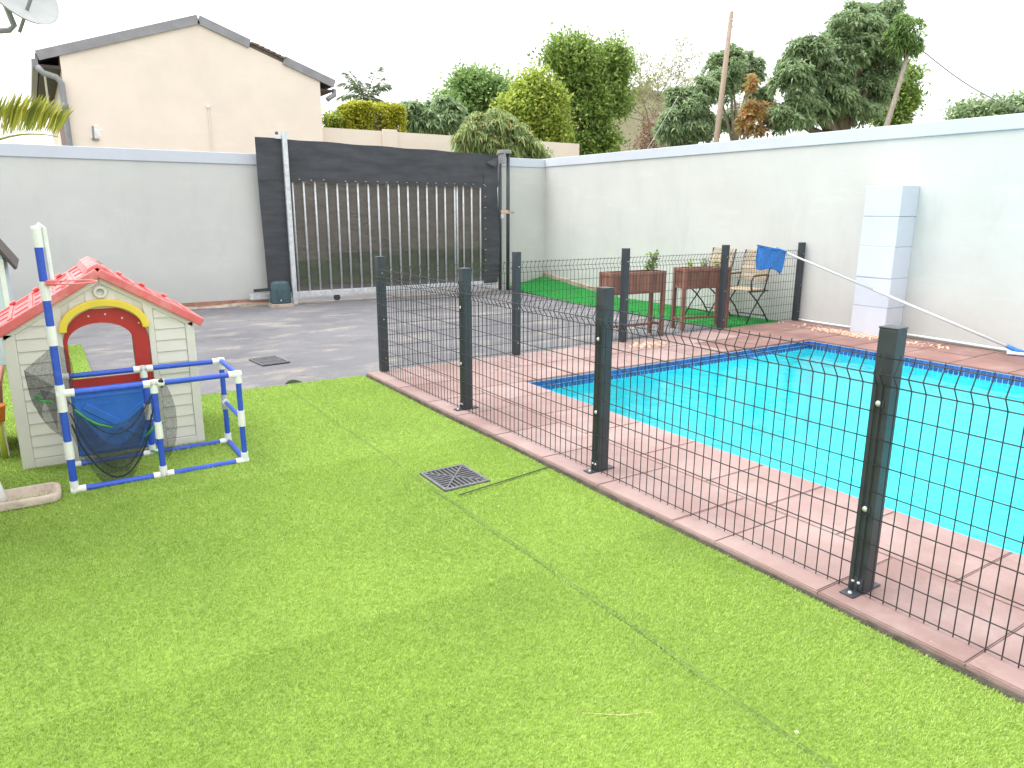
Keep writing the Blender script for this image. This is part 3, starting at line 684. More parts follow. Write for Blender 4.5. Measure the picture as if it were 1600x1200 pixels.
MB().mm((ex0+.02, HY+.03, zl(ex0)-.20), (HX0, HY+HD, zl(ex0)-.14)).build('soffit', m_darkwood, hs_)
MB().mm((ex0-.10, HY-.01, zl(ex0)-.20), (ex0, HY+HD, zl(ex0)-.06)).build('gutter', m_pipe_grey, hs_)
MB().mm((HX1+.0, HY+.03, zr(ex1)-.16), (ex1-.02, HY+HD, zr(ex1)-.12)).build('soffit', m_darkwood, hs_)
MB().tube([(ex1+.03, HY+.10, zr(ex1)-.10), (ex1+.02, HY+.08, zr(ex1)-.22), (ex1-.10, HY+.06, zr(ex1)-.29), (ex1-.16, HY+.05, zr(ex1)-.34)], .055, 10).build('downpipe', m_pipe_grey, hs_, smooth=True)
MB().tube([(ex0-.02, HY-.02, zl(ex0)-.19), (ex0+.06, HY-.05, zl(ex0)-.30), (HX0-.10, HY-.08, zl(ex0)-.36), (HX0-.03, HY-.09, zl(ex0)-.46), (HX0-.03, HY-.09, 3.1), (HX0-.02, HY-.09, -.15)], .055, 10).build('downpipe', m_pipe_grey, hs_, smooth=True)
MB().tube([(HX0-.03, HY-.09, 3.35), (HX0-.03, HY-.09, 3.45)], .07, 10).build('pipe_collar', m_pipe_grey, hs_, smooth=True)
MB().tube([(ex0+.10, HY+.6, zl(ex0)-.2), (ex0+.14, HY+2.0, zl(ex0)-.9)], .02, 6).build('stay_rod', m_white_pvc, hs_)
MB().mm((HX0-.03, HY+1.2, 1.9), (HX0+.005, HY+3.2, 3.3)).build('window', m_brownframe, hs_)
wv = at(325, 168, 1, HY); MB().tube([(wv.x, HY-.02, wv.z-1.2), (wv.x, HY-.02, wv.z)], .014, 6).build('conduit', m_cream, hs_); MB().box((wv.x, HY-.03, wv.z+.02), (.05, .05, .05)).build('conduit_cap', m_white_pvc, hs_)
bv = at(150, 208, 1, HY)
for dx, dz, r in ((0, .03, .07), (.05, -.03, .05), (-.05, -.08, .05), (.02, .13, .035), (.09, .06, .03)):
    MB().lathe([(0, .006), (r*.8, .005), (r, 0)], (bv.x+dx, HY, bv.z+dz), 7, q).build('plaster_scar', m_whiteflake, hs_)
MB().tube([(bv.x-.06, HY-.01, bv.z-.1), (bv.x-.06, HY-.10, bv.z-.1), (bv.x-.05, HY-.10, bv.z+.12)], .02, 8).build('pipe_stub', m_pipe_grey, hs_); MB().box((bv.x-.02, HY-.03, bv.z-.12), (.12, .04, .035)).build('pipe_stub', m_pipe_grey, hs_)
# cream wall beyond the gate
cw = thing('street_wall', 'cream wall with a flat pilaster seen above the gate top', 'wall', (8.5, HY+.5, -.16))
MB().mm((HX1+.004, HY+.30, -.16), (13.5, HY+.5, 3.36)).build('wall_body', m_cream, cw)
MB().mm((7.42, HY+.22, -.16), (7.80, HY+.299, 3.40)).build('pilaster', m_cream, cw, bevel=.01); MB().mm((11.0, HY+.22, -.16), (11.4, HY+.299, 3.40)).build('pilaster', m_cream, cw, bevel=.01)
# far barrel-roofed building
BYd = 26.0; p0, p1 = at(943, 235, 1, BYd), at(1062, 225, 1, BYd); ztop = at(1010, 146, 1, BYd).z; zside = at(955, 178, 1, BYd).z
bb = thing('barrel_roof_building', 'weathered cream building with a curved roof edge behind the trees', 'building', ((p0.x+p1.x)/2, BYd, -.16))
cxm, hw = (p0.x+p1.x)/2, (p1.x-p0.x)/2+.15
arc = [(cxm+hw*math.cos(a), zside+(ztop-zside)*math.sin(a)) for a in np.linspace(0, math.pi, 15)]
MB().prism([(cxm-hw, BYd, -.16), (cxm+hw, BYd, -.16)]+[(x, BYd, z) for x, z in arc], (0, 4, 0)).build('wall', m_pale, bb)
g = MB(); g.strip([(x, BYd-.25, z+.01) for x, z in arc], [(x*1.0+(x-cxm)*.012, BYd-.25, z+.13) for x, z in arc], (0, 4.5, 0)); g.build('roof', m_tin, bb)

# ================================================================== PLAYHOUSE
HYf = 5.10; D = .82; z0 = -.05
X0, X1, XR = -.225, .805, .298
ph = thing('playhouse', 'ivory plastic toy playhouse with red roof and blue half door', 'playhouse', ((X0+X1)/2, HYf+D/2, z0))
ZEv, ZRd = .80, 1.115                           # wall heights at eave and ridge
def gz(x): return ZEv+(ZRd-ZEv)*(1-abs(x-XR)/(X1-XR if x > XR else XR-X0))
OX0, OX1 = .068, .540; oc = (OX0+OX1)/2; orad = (OX1-OX0)/2; oz = .70; ark = .90   # door opening
def arch(cx, cz, rx, rz, n=18, a0=math.pi, a1=0): return [(cx+rx*math.cos(a), cz+rz*math.sin(a)) for a in np.linspace(a0, a1, n)]
def gable_wall(name, y, th, ox0, ox1, ocz, orz, zb):
    """gable panel with an arched opening, as a left block, a right block and a head over the arch"""
    m = MB(); up = arch((ox0+ox1)/2, ocz, (ox1-ox0)/2, orz)
    A = [(x, y, z) for x, z in up]; B = [(x, y, gz(x)) for x, z in up]
    m.strip(A, B, (0, th, 0))
    m.prism([(X0, y, z0), (ox0, y, z0), (ox0, y, gz(ox0)), (X0, y, gz(X0))], (0, th, 0))
    m.prism([(ox1, y, z0), (X1, y, z0), (X1, y, gz(X1)), (ox1, y, gz(ox1))], (0, th, 0))
    if zb > z0: m.prism([(ox0, y, z0), (ox1, y, z0), (ox1, y, zb), (ox0, y, zb)], (0, th, 0))
    return m.build(name, m_ivory, ph)
fw = gable_wall('front_wall', HYf, .03, OX0, OX1, .69, .215, -.02)
bw = gable_wall('back_wall', HYf+D-.03, .03, OX0+.03, OX1-.03, .62, .19, .02)
MB().mm((X0, HYf+.031, z0), (X0+.03, HYf+D-.031, ZEv)).build('side_wall', m_ivory, ph); MB().mm((X1-.03, HYf+.031, z0), (X1, HYf+D-.031, ZEv)).build('side_wall', m_ivory, ph)
# trims: corner posts, door jambs, gable rakes (proud of the wall)
def trim(poly, th=.016): return MB().prism([(x, HYf-th, z) for x, z in poly], (0, th-.0005, 0)).build('trim', m_ivory, fw, bevel=.004)
trim([(X0-.004, z0), (-.165, z0), (-.165, gz(-.165)-.055), (X0-.004, gz(X0)-.01)]); trim([(.757, z0), (X1+.004, z0), (X1+.004, gz(X1)-.01), (.757, gz(.757)-.055)])
trim([(-.165, z0), (.02, z0), (.02, .015), (-.165, .015)]); trim([(.575, z0), (.757, z0), (.757, .015), (.575, .015)])
jl0, jr0 = .02, .575
trim([(jl0, z0), (OX0, z0), (OX0, .76), (jl0+.062, .90), (jl0+.062, .945), (jl0, gz(jl0)-.05)]); trim([(OX1, z0), (jr0, z0), (jr0, gz(jr0)-.05), (jr0-.055, gz(jr0-.055)-.05), (jr0-.055, .90), (OX1, .76)])
e = .05
trim([(X0, gz(X0)-e-.004), (XR-.001, ZRd-e-.004), (XR-.001, ZRd-.002), (X0, gz(X0)-.002)]); trim([(XR+.001, ZRd-e-.004), (X1, gz(X1)-e-.004), (X1, gz(X1)-.002), (XR+.001, ZRd-.002)])
# lap boards
pz = [.02, .09, .163, .236, .310, .383, .456, .53, .604, .678, .752, .826, .90]
def lap(xa, xb, za, zb, topf):
    z1a, z1b = min(zb, topf(xa)), min(zb, topf(xb))
    if max(z1a, z1b)-za < .012: return
    z1a, z1b = max(z1a, za+.002), max(z1b, za+.002)
    MB().hexa([(xa, HYf-.012, za), (xb, HYf-.012, za), (xb, HYf-.0005, za), (xa, HYf-.0005, za), (xa, HYf-.003, z1a-.004), (xb, HYf-.003, z1b-.004), (xb, HYf-.0005, z1b-.004), (xa, HYf-.0005, z1a-.004)]).build('lap_board', m_ivory, fw)
for a, b in zip(pz, pz[1:]):
    lap(-.163, jl0-.002, a, b, lambda x: gz(x)-.055); lap(jr0+.002, .755, a, b, lambda x: gz(x)-.055)
for a, b in ((.905, .955), (.955, 1.01), (1.01, 1.06)):
    xa = max(jl0+.064, XR-(ZRd-.056-b)*(XR-X0)/(ZRd-ZEv)); xb = min(jr0-.057, XR+(ZRd-.056-b)*(X1-XR)/(ZRd-ZEv))
    if a >= .90: lap(xa, xb, a, b, lambda x: 2)
MB().lathe([(.021, 0), (.021, .012), (.026, .016), (.036, .014), (.040, 0)], (XR, HYf-.012, 1.005), 24, q).build('gable_ring', m_ivory, fw, smooth=True)
# red frame, yellow hood, blue half door
m = MB(); A = arch(oc, .70, .232, .212, 22); B = arch(.27, .70, .178, .118, 22)
m.strip([(x, HYf-.006, z) for x, z in A], [(x, HYf-.006, z) for x, z in B], (0, .03, 0))
m.hexa([(.448, HYf-.006, .40), (.536, HYf-.006, .40), (.536, HYf+.024, .40), (.448, HYf+.024, .40), (.448, HYf-.006, .70), (.536, HYf-.006, .70), (.536, HYf+.024, .70), (.448, HYf+.024, .70)])
m.hexa([(.073, HYf-.006, .40), (.088, HYf-.006, .40), (.088, HYf+.024, .40), (.073, HYf+.024, .40), (.073, HYf-.006, .70), (.092, HYf-.006, .70), (.092, HYf+.024, .70), (.073, HYf+.024, .70)])
m.mm((.089, HYf-.004, .40), (.447, HYf+.022, .475))
rf = m.build('door_frame', m_redframe, ph)
for x, z in ((.22, .862), (.31, .868), (.40, .838), (.49, .80)): MB().lathe([(0, .003), (.006, 0)], (x, HYf-.0065, z), 8, q).build('rivet', m_ivory, rf)
m = MB(); A = arch(oc-.003, .775, .247, .19, 24); B = arch(oc-.003, .775, .205, .145, 24)
m.strip([(x, HYf-.05, z) for x, z in A], [(x, HYf-.05, z) for x, z in B], (0, .049, 0)); m.build('door_hood', m_yellow, ph, bevel=.006)
m = MB(); m.mm((.072, HYf-.016, -.015), (.536, HYf+.018, .40)); bd = m.build('half_door', m_bluedoor, ph, bevel=.008)
MB().mm((.066, HYf-.026, .385), (.545, HYf+.02, .425)).build('door_ledge', m_bluedoor, bd, bevel=.008)
for a, b, oy_ in (((.13, .31), (.50, .03), .018), ((.50, .31), (.13, .03), .0205)):
    MB().bar((a[0], HYf-oy_, a[1]), (b[0], HYf-oy_, b[1]), .012, .045, up=(0, 0, 1)).build('cross_brace', m_bluedoor, bd, bevel=.004)
for a in ((.085, .355, .525, .372), (.085, .0, .525, .02), (.085, .021, .11, .354), (.50, .021, .525, .354)): MB().mm((a[0], HYf-.022, a[1]), (a[2], HYf-.0165, a[3])).build('door_rail', m_bluedoor, bd, bevel=.003)
m = MB(); m.mm((.20, HYf-.021, .305), (.30, HYf-.017, .312)); m.mm((.20, HYf-.021, .343), (.30, HYf-.017, .35)); m.mm((.20, HYf-.021, .312), (.207, HYf-.017, .343)); m.mm((.293, HYf-.021, .312), (.30, HYf-.017, .343)); m.build('letter_slot', m_bluedoor, bd)
MB().lathe([(0, .02), (.012, .018), (.016, .004), (.01, 0)], (.47, HYf-.02, .25), 12, q).build('handle', m_bluedoor, bd, smooth=True)
# roof: two moulded sides with ribs, battens, lugs and a ridge
ov, oy = .05, .04
RY0, RY1 = HYf-oy, HYf+D+oy
def roof_pt(side, s, y, h):                     # s 0 ridge .. 1 eave
    xe = (X1+ov) if side > 0 else (X0-ov); ze = ZEv-.018; zr = ZRd+.012
    d = Vector((xe-XR, 0, ze-zr)).normalized(); nn = Vector((-d.z, 0, d.x)); nn = nn if nn.z > 0 else -nn
    return Vector((XR+(xe-XR)*s, y, zr+(ze-zr)*s))+nn*h
def rbox(side, s0, s1, y0, y1, h0, h1):
    P = roof_pt
    return MB().hexa([P(side, s0, y0, h0), P(side, s1, y0, h0), P(side, s1, y1, h0), P(side, s0, y1, h0), P(side, s0, y0, h1), P(side, s1, y0, h1), P(side, s1, y1, h1), P(side, s0, y1, h1)])
for sd_ in (1, -1):
    r = rbox(sd_, .0, 1.0, RY0, RY1, 0, .014).build('roof', m_red, ph, bevel=.004)
    rbox(sd_, .002, 1.01, RY0-.012, RY0+.03, -.028, .026).build('roof_rim', m_red, r, bevel=.008)
    rbox(sd_, .002, 1.01, RY1-.03, RY1+.012, -.028, .026).build('roof_rim', m_red, r, bevel=.008)
    for s in (.22, .42, .62, .82): rbox(sd_, s-.018, s+.018, RY0+.031, RY1-.031, .0141, .024).build('roof_batten', m_red, r, bevel=.004)
    rbox(sd_, .965, 1.0, RY0+.031, RY1-.031, .0141, .026).build('roof_batten', m_red, r, bevel=.004)
    k = 0
    for i in range(5):
        sa = (.20, .40, .60, .80, .96)[i]; so = (.03, .24, .44, .64, .84)[i]
        for j in range(3):
            y = RY0+.12+.27*j+(.13 if i % 2 else 0)
            if y < RY1-.06: rbox(sd_, so+.01, sa-.02, y-.008, y+.008, .0141, .021).build('shingle_edge', m_red, r, bevel=.003)
    for s in (.30, .55, .80): rbox(sd_, s-.03, s+.03, RY1-.05, RY1-.012, .0262, .042).build('roof_lug', m_red, r, bevel=.006); rbox(sd_, s-.025, s+.025, RY0+.008, RY0+.022, .0262, .034).build('roof_lug', m_red, r, bevel=.004)
m = MB(); rz = ZRd+.02
m.prism([(XR-.075, RY0+.02, rz-.026), (XR, RY0+.02, rz+.016), (XR+.075, RY0+.02, rz-.026), (XR+.05, RY0+.02, rz+.016), (XR, RY0+.02, rz+.044), (XR-.05, RY0+.02, rz+.016)], (0, RY1-RY0-.04, 0)); rd = m.build('ridge', m_red, ph, bevel=.006)
for y in (HYf+.12, HYf+.26, HYf+.40):
    MB().lathe([(0, .006), (.012, .004), (.014, 0)], (XR+.03, y, rz+.030), 10).build('ridge_peg', m_grate, rd)

# ================================================================== TOY GOAL FRAME WITH BASKETBALL HOOP
gl = thing('toy_goal', 'blue and white plastic pipe goal frame with torn net and tall hoop pole', 'toy goal', (.47, 4.75, z0))
gx = [.018, .473, .938]; gy0, gy1 = 4.515, 4.985; zb, ztp = -.028, .525; pr = .0165
def pipe(a, b, r=pr): return MB().tube([a, b], r, 12).build('pipe', m_blue_pvc, gl, smooth=False)
def fit(pts, r=.0215): return MB().tube(pts, r, 12).build('fitting', m_white_pvc, gl)
def tee(p, dirs, ln=.06, r=.0215):
    m = MB()
    for d in dirs: m.tube([Vector(p)-Vector(d)*.02, Vector(p)+Vector(d)*ln], r, 12)
    return m.build('fitting', m_white_pvc, gl)
Xd, Yd, Zd = Vector((1, 0, 0)), Vector((0, 1, 0)), Vector((0, 0, 1))
for y in (gy0, gy1):
    for i in range(2):
        pipe((gx[i]+.05, y, zb), (gx[i+1]-.05, y, zb)); pipe((gx[i]+.05, y, ztp), (gx[i+1]-.05, y, ztp))
    for i, x in enumerate(gx):
        sx = [Xd] if i == 0 else ([-Xd] if i == 2 else [Xd, -Xd]); sy = ([Yd] if y == gy0 else [-Yd]) if i == 2 else []
        tee((x, y, zb), sx+[Zd]+([] if i == 1 else []), .055); 
        if not (i == 0 and y == gy0): tee((x, y, ztp), sx+[-Zd], .055)
        if not (i == 0 and y == gy0):
            pipe((x, y, zb+.045), (x, y, zb+.235)); pipe((x, y, zb+.315), (x, y, ztp-.045)); fit([(x, y, zb+.225), (x, y, zb+.325)])
pipe((gx[2], gy0+.03, zb), (gx[2], gy1-.03, zb)); pipe((gx[2], gy0+.03, ztp), (gx[2], gy1-.03, ztp)); pipe((gx[2], gy0+.02, zb+.275), (gx[2], gy1-.02, zb+.275), .013)
tee((gx[2], gy1, zb+.275), [-Yd, Zd, -Zd], .05)
# tall pole at the front left corner
Pb = Vector((gx[0], gy0, zb)); Pt = Vector((gx[0]-.004, gy0+.01, 1.405)); pd = lambda z: Pb+(Pt-Pb)*((z-zb)/(1.405-zb))
segs = [(.03, .155, 'b'), (.155, .255, 'w'), (.255, .425, 'b'), (.425, .575, 'w'), (.575, .79, 'b'), (.79, .895, 'w'), (.895, 1.03, 'b'), (1.03, 1.13, 'w'), (1.13, 1.305, 'b'), (1.305, 1.40, 'w')]
for a, b, c in segs:
    if c == 'b': MB().tube([pd(a-.01), pd(b+.01)], .0195, 12).build('pipe', m_blue_pvc, gl)
    else: MB().tube([pd(a), pd(b)], .0235, 12).build('fitting', m_white_pvc, gl)
tee(pd(ztp), [Xd, Yd], .065); MB().lathe([(.0235, 0), (.021, .012), (.0, .016)], pd(1.40), 12).build('cap', m_white_pvc, gl, smooth=True)
MB().tube([pd(1.13)+Vector((.037, .02, 0)), pd(1.40)+Vector((.034, .02, 0)), pd(1.41)+Vector((.01, .01, .012))], .014, 8).build('backboard_strip', m_white_pvc, gl)
hc = at(112, 441, 1, gy0-.02); hr = .118
MB().tube([(hc.x+hr*math.cos(a), gy0-.02+hr*.9*math.sin(a), hc.z) for a in np.linspace(0, 2*math.pi, 40, endpoint=False)], .0045, 8, closed=True).build('hoop', m_red, gl, smooth=True)
MB().box((gx[0]+.03, gy0-.01, hc.z), (.05, .03, .03)).build('hoop_bracket', m_red, gl, bevel=.005)
# net: sagging layers between the pole and the middle uprights
def netsheet(fn, nu, nv): return MB().grid(fn, nu, nv).build('net', m_net, gl, smooth=True)
def rip(u, v, k): return .012*math.sin(17*u+k)*math.sin(9*v+k)+.008*math.sin(31*v+13*u)
netsheet(lambda u, v: (gx[0]+.02+(gx[1]-gx[0]-.02)*u, gy0+.015+.05*v*math.sin(math.pi*u)+rip(u, v, 1), .50-.30*math.sin(math.pi*u)**.8*.62-.10*(1-u)*v-(.10+.26*math.sin(math.pi*min(1, u*1.05))**.9)*v), 24, 12)
netsheet(lambda u, v: (gx[0]+.06+(gx[1]-gx[0]-.08)*u, gy0+.12+.10*v+rip(u, v, 3), .40-.24*math.sin(math.pi*u)-(.02+.22*math.sin(math.pi*(.25+.65*u)))*v), 22, 10)
netsheet(lambda u, v: (gx[0]-.15*(1-abs(2*u-1))*(1-v)**.7-.10*v*math.sin(math.pi*u), gy0+.02+.05*u+rip(u, v, 2), .79-.25*u-(.20+.10*u)*v), 12, 12)
netsheet(lambda u, v: (gx[0]-.02-.075*(1-u)*(1-v)-.02*v, gy0+.05+rip(u, v, 6), .55-.22*v-.03*u), 8, 8)
netsheet(lambda u, v: (gx[0]+.02+.055*u*math.sin(math.pi*min(1, .2+v)), gy0+.06+rip(u, v, 5), .78-.42*v-.02*u), 8, 12)
netsheet(lambda u, v: (gx[1]+.015+.095*u*math.sin(math.pi*(.15+.78*v))**.7, gy0+.03+.05*v+rip(u, v, 4), .515-.015*u-.46*v), 8, 14)
def cord(pts, r=.0035, mt=None):
    return MB().tube(pts, r, 6).build('net_cord', mt or m_ironblack, gl, smooth=True)
cord([(gx[0]+.03+(gx[1]-gx[0]-.03)*u, gy0+.03, .47-.22*math.sin(math.pi*u)) for u in np.linspace(0, 1, 14)])
cord([(gx[0]+.03+(gx[1]-gx[0]-.03)*u, gy0+.05, .40-.36*math.sin(math.pi*u)**.8) for u in np.linspace(0, 1, 14)])
cord([(gx[0]+.03+(gx[1]-gx[0]-.05)*u, gy0+.07, .33-.35*math.sin(math.pi*u)**.7) for u in np.linspace(0, 1, 14)], .005)
cord([(gx[1]+.02, gy0, .53), (gx[1]+.04, gy0-.022, .545), (gx[1]+.055, gy0, .52), (gx[1]+.04, gy0+.02, .50)], .012)
m_greenfilm = M('green_strap', (.03, .22, .05), .35, .3, 30)
for pts in ([(.07, .43), (.12, .37), (.17, .33), (.24, .30)], [(.40, .22), (.45, .27), (.50, .29)], [(-.07, .52), (-.10, .53), (-.08, .50), (-.03, .49)], [(.42, .13), (.46, .11)]):
    cord([(x, gy0-.005, z) for x, z in pts], .007, m_greenfilm)

# ================================================================== LEFT EDGE: shed, dish, pots, trough, downpipe
sy = 8.8; se = at(14, 468, 1, sy).x; ee = at(18, 398, 1, sy); et = at(0, 362, 1, sy); k = (et.z-ee.z)/(et.x-ee.x)
sh = thing('garden_shed', 'small pale blue shed with steep dark roof at the left picture edge', 'shed', (se-.6, sy+.7, ASZ))
sx0 = se-1.3; mid = (se+sx0)/2; zw = ee.z-.02; zpk = zw+(se-mid)*1.6
MB().prism([(sx0, sy, ASZ), (se, sy, ASZ), (se, sy, zw), (mid, sy, zpk), (sx0, sy, zw)], (0, 1.3, 0)).build('wall', m_block, sh)
for s in (1, -1):
    e0 = Vector((mid+s*((se-mid)+.08), 0, zw-.08*1.6)); e1 = Vector((mid, 0, zpk+.02)); nn = Vector((s*1.6, 0, 1)).normalized()*.03
    e0 += nn*.3; e1 += nn*.3
    MB().hexa([e0+Vector((0, sy-.1, 0)), e1+Vector((0, sy-.1, 0)), e1+Vector((0, sy+1.4, 0)), e0+Vector((0, sy+1.4, 0)), e0+nn+Vector((0, sy-.1, 0)), e1+nn+Vector((0, sy-.1, 0)), e1+nn+Vector((0, sy+1.4, 0)), e0+nn+Vector((0, sy+1.4, 0))]).build('roof', m_darkwood, sh, bevel=.006)
MB().mm((se-.04, sy-.018, ASZ), (se+.004, sy-.001, zw-.02)).build('corner_trim', m_white_pvc, sh)
MB().mm((mid-.3, sy-.015, ASZ), (mid+.3, sy-.001, zw-.05)).build('door', m_block, sh, bevel=.005)
# dish on a mast rising from behind the shed
DY = 7.0; dc = at(12, -22, 1, DY)
dt = thing('satellite_dish', 'grey-white satellite dish with feed arm at the top left corner', 'satellite dish', (-.75, DY+.1, ASZ))
dax = Vector((.55, -.62, .42)).normalized(); dq = dax.to_track_quat('Z', 'Y').to_matrix()
rr_ = .33; m = MB(); m.lathe([(rr_*i/8, .22*rr_*(i/8)**2) for i in range(9)]+[(rr_*1.0+.008, .22*rr_+.002), (rr_*1.0, .22*rr_-.014)]+[(rr_*i/8, .22*rr_*(i/8)**2-.012) for i in range(7, -1, -1)], dc, 40, dq)
m.build('reflector', m_dish, dt, smooth=True)
dn = dq @ Vector((0, 0, 1)); low = dc+(at(30, 38, 1, DY)-dc).normalized()*rr_*.92; foc = dc+dn*.34+Vector((.06, 0, .06))
MB().tube([low-dn*.02, low+(foc-low)*.5, foc], .013, 8).build('feed_arm', m_pipe_grey, dt, smooth=True); MB().tube([foc-dn*.06, foc+dn*.04], .028, 10).build('feed_head', m_dish, dt, smooth=True)
MB().tube([dc-dn*.02, dc-dn*.08-Vector((0, 0, .02)), at(22, 40, 1, DY+.12), at(14, 47, 1, DY+.12), at(0, 48, 1, DY+.12), Vector((-.75, DY+.12, 2.78)), Vector((-.75, DY+.12, ASZ))], .022, 10).build('mast', m_pipe_grey, dt, smooth=True)
# pots and toys behind the playhouse's left wall
t = thing('planter_pot', 'terracotta box planter half hidden behind the playhouse', 'planter', (-.48, 5.75, TFZ))
MB().hexa([(-.62, 5.55, TFZ), (-.34, 5.55, TFZ), (-.34, 5.95, TFZ), (-.62, 5.95, TFZ), (-.66, 5.50, .40), (-.30, 5.50, .40), (-.30, 6.0, .40), (-.66, 6.0, .40)]).build('body', m_terra, t, bevel=.01)
MB().mm((-.68, 5.48, .40), (-.285, 6.02, .45)).build('rim', m_terra, t, bevel=.01); MB().mm((-.64, 5.52, .451), (-.32, 5.98, .458)).build('soil', m_soil, t)
t = thing('toy_bucket', 'small orange bucket beside the playhouse wall', 'bucket', (-.325, 5.40, TFZ)); MB().lathe([(0, .18), (.030, .18), (.045, .28), (.050, .28), (.050, .29), (.040, .29), (.03, .20), (0, .20)], (-.325, 5.40, .02), 20).build('body', m_orange, t, smooth=True)
MB().lathe([(0, TFZ-.02), (.018, TFZ-.02), (.014, .10), (.014, .18), (0, .18)], (-.325, 5.40, .02), 16).build('base', m_lime, t, smooth=True)
t = thing('white_board', 'white board leaning against the pot beside the playhouse', 'board', (-.32, 5.46, TFZ)); MB().hexa([(-.345, 5.42, TFZ), (-.30, 5.42, TFZ), (-.30, 5.44, TFZ), (-.345, 5.44, TFZ), (-.36, 5.47, .62), (-.315, 5.47, .62), (-.315, 5.49, .62), (-.36, 5.49, .62)]).build('panel', m_white_pvc, t, bevel=.005)
# trough and downpipe
tr_ = thing('drain_trough', 'shallow pinkish cement trough on the lawn at the left edge', 'trough', (-.22, 4.52, TFZ))
def rrect(x0, x1, y0, y1, r, n=5):
    out = []
    for cx, cy, a in ((x1-r, y1-r, 0), (x0+r, y1-r, 90), (x0+r, y0+r, 180), (x1-r, y0+r, 270)):
        for i in range(n+1): t_ = R_(a+90*i/n); out.append((cx+r*math.cos(t_), cy+r*math.sin(t_)))
    return out
m = MB(); rings = []
for (ins, z) in ((0.006, TFZ), (0, -.005), (.012, .004), (.03, .002), (.045, -.035), (.075, -.042)):
    rg = rrect(-.50+ins, -.045-ins, 4.40+ins, 4.64-ins, max(.055-ins*.5, .02)); rings.append(len(m.v)); m.v += [(x, y, z) for x, y in rg]
L = len(rrect(0, 1, 0, 1, .05))
for a, b in zip(rings, rings[1:]):
    for i in range(L): j = (i+1) % L; m.f.append((a+i, a+j, b+j, b+i))
m.f.append(tuple(rings[-1]+i for i in range(L))); m.build('basin', m_stone, tr_, smooth=True)
oh = thing('unseen_house_corner', 'unseen plastered corner of the near house, added behind the downpipe to shade the lawn edge', 'wall', (-.9, 4.5, -.16))  # unseen house corner, added to carry the downpipe and shade the left lawn
MB().mm((-1.4, 3.8, -.16), (-.56, 5.2, 2.75)).build('wall_body', m_wall, oh); MB().mm((-1.5, 3.7, 2.75), (-.40, 5.3, 2.85)).build('eave', m_white_pvc, oh, bevel=.01)
dp = thing('downpipe', 'white downpipe ending above the cement trough', 'pipe', (-.42, 4.64, -.04))
MB().tube([(-.33, 4.535, -.036), (-.355, 4.56, .06), (-.40, 4.62, .18), (-.46, 4.68, .34), (-.50, 4.68, .6), (-.50, 4.68, 2.74)], .043, 14).build('pipe', m_white_pvc, dp, smooth=True)

# ================================================================== DRAIN GRATES
def grate(name, label, cx, cy, w_, h_, z, rot=0, kind=0):
    t = thing(name, label, 'drain grate'); 
    MB().mm((-w_/2, -h_/2, -.012), (w_/2, h_/2, -.006)).build('pit', m_void, t)
    f = MB(); b = .016
    f.mm((-w_/2, -h_/2, -.008), (w_/2, -h_/2+b, .006)); f.mm((-w_/2, h_/2-b, -.008), (w_/2, h_/2, .006)); f.mm((-w_/2, -h_/2+b, -.008), (-w_/2+b, h_/2-b, .006)); f.mm((w_/2-b, -h_/2+b, -.008), (w_/2, h_/2-b, .006))
    f.build('frame', m_grate, t, bevel=.002)
    i = min(w_, h_)/2-b
    if kind == 0:                                # four fields of slats meeting on the diagonals
        wx, wy = w_/2-b, h_/2-b
        for s in (1, -1): MB().bar((-wx, s*-wy, .0), (wx, s*wy, .0), .008, .012).build('slat', m_grate, t)
        n = 4
        for k in range(-n, n+1):
            f = k/(n+.75)
            for sg in (1, -1):
                if abs(f) < .96:
                    MB().bar((sg*wx, f*wy, -.001), (sg*abs(f)*wx, f*wy, -.001), .0085, .010).build('slat', m_grate, t)
                    MB().bar((f*wx, sg*wy, -.002), (f*wx, sg*abs(f)*wy, -.002), .0085, .010).build('slat', m_grate, t)
    else:
        n = 11
        for j in range(1, n): x = -w_/2+b+(w_-2*b)*j/n; MB().mm((x-.005, -h_/2+b, -.006), (x+.005, h_/2-b, .004)).build('slat', m_grate, t)
        MB().mm((-w_/2+b, -.006, -.0058), (w_/2-b, .006, .0045)).build('slat', m_grate, t)
    t.location = (cx, cy, z); t.rotation_euler = (0, 0, rot); return t
grate('drain_grate', 'dark square plastic drain grate let into the artificial lawn', 1.9175, 3.58, .297, .33, TFZ+.001, 0, 0)
grate('drain_grate', 'small slotted drain grate in the asphalt driveway', 1.92, 7.66, .29, .40, ASZ+.014, R_(6), 1)

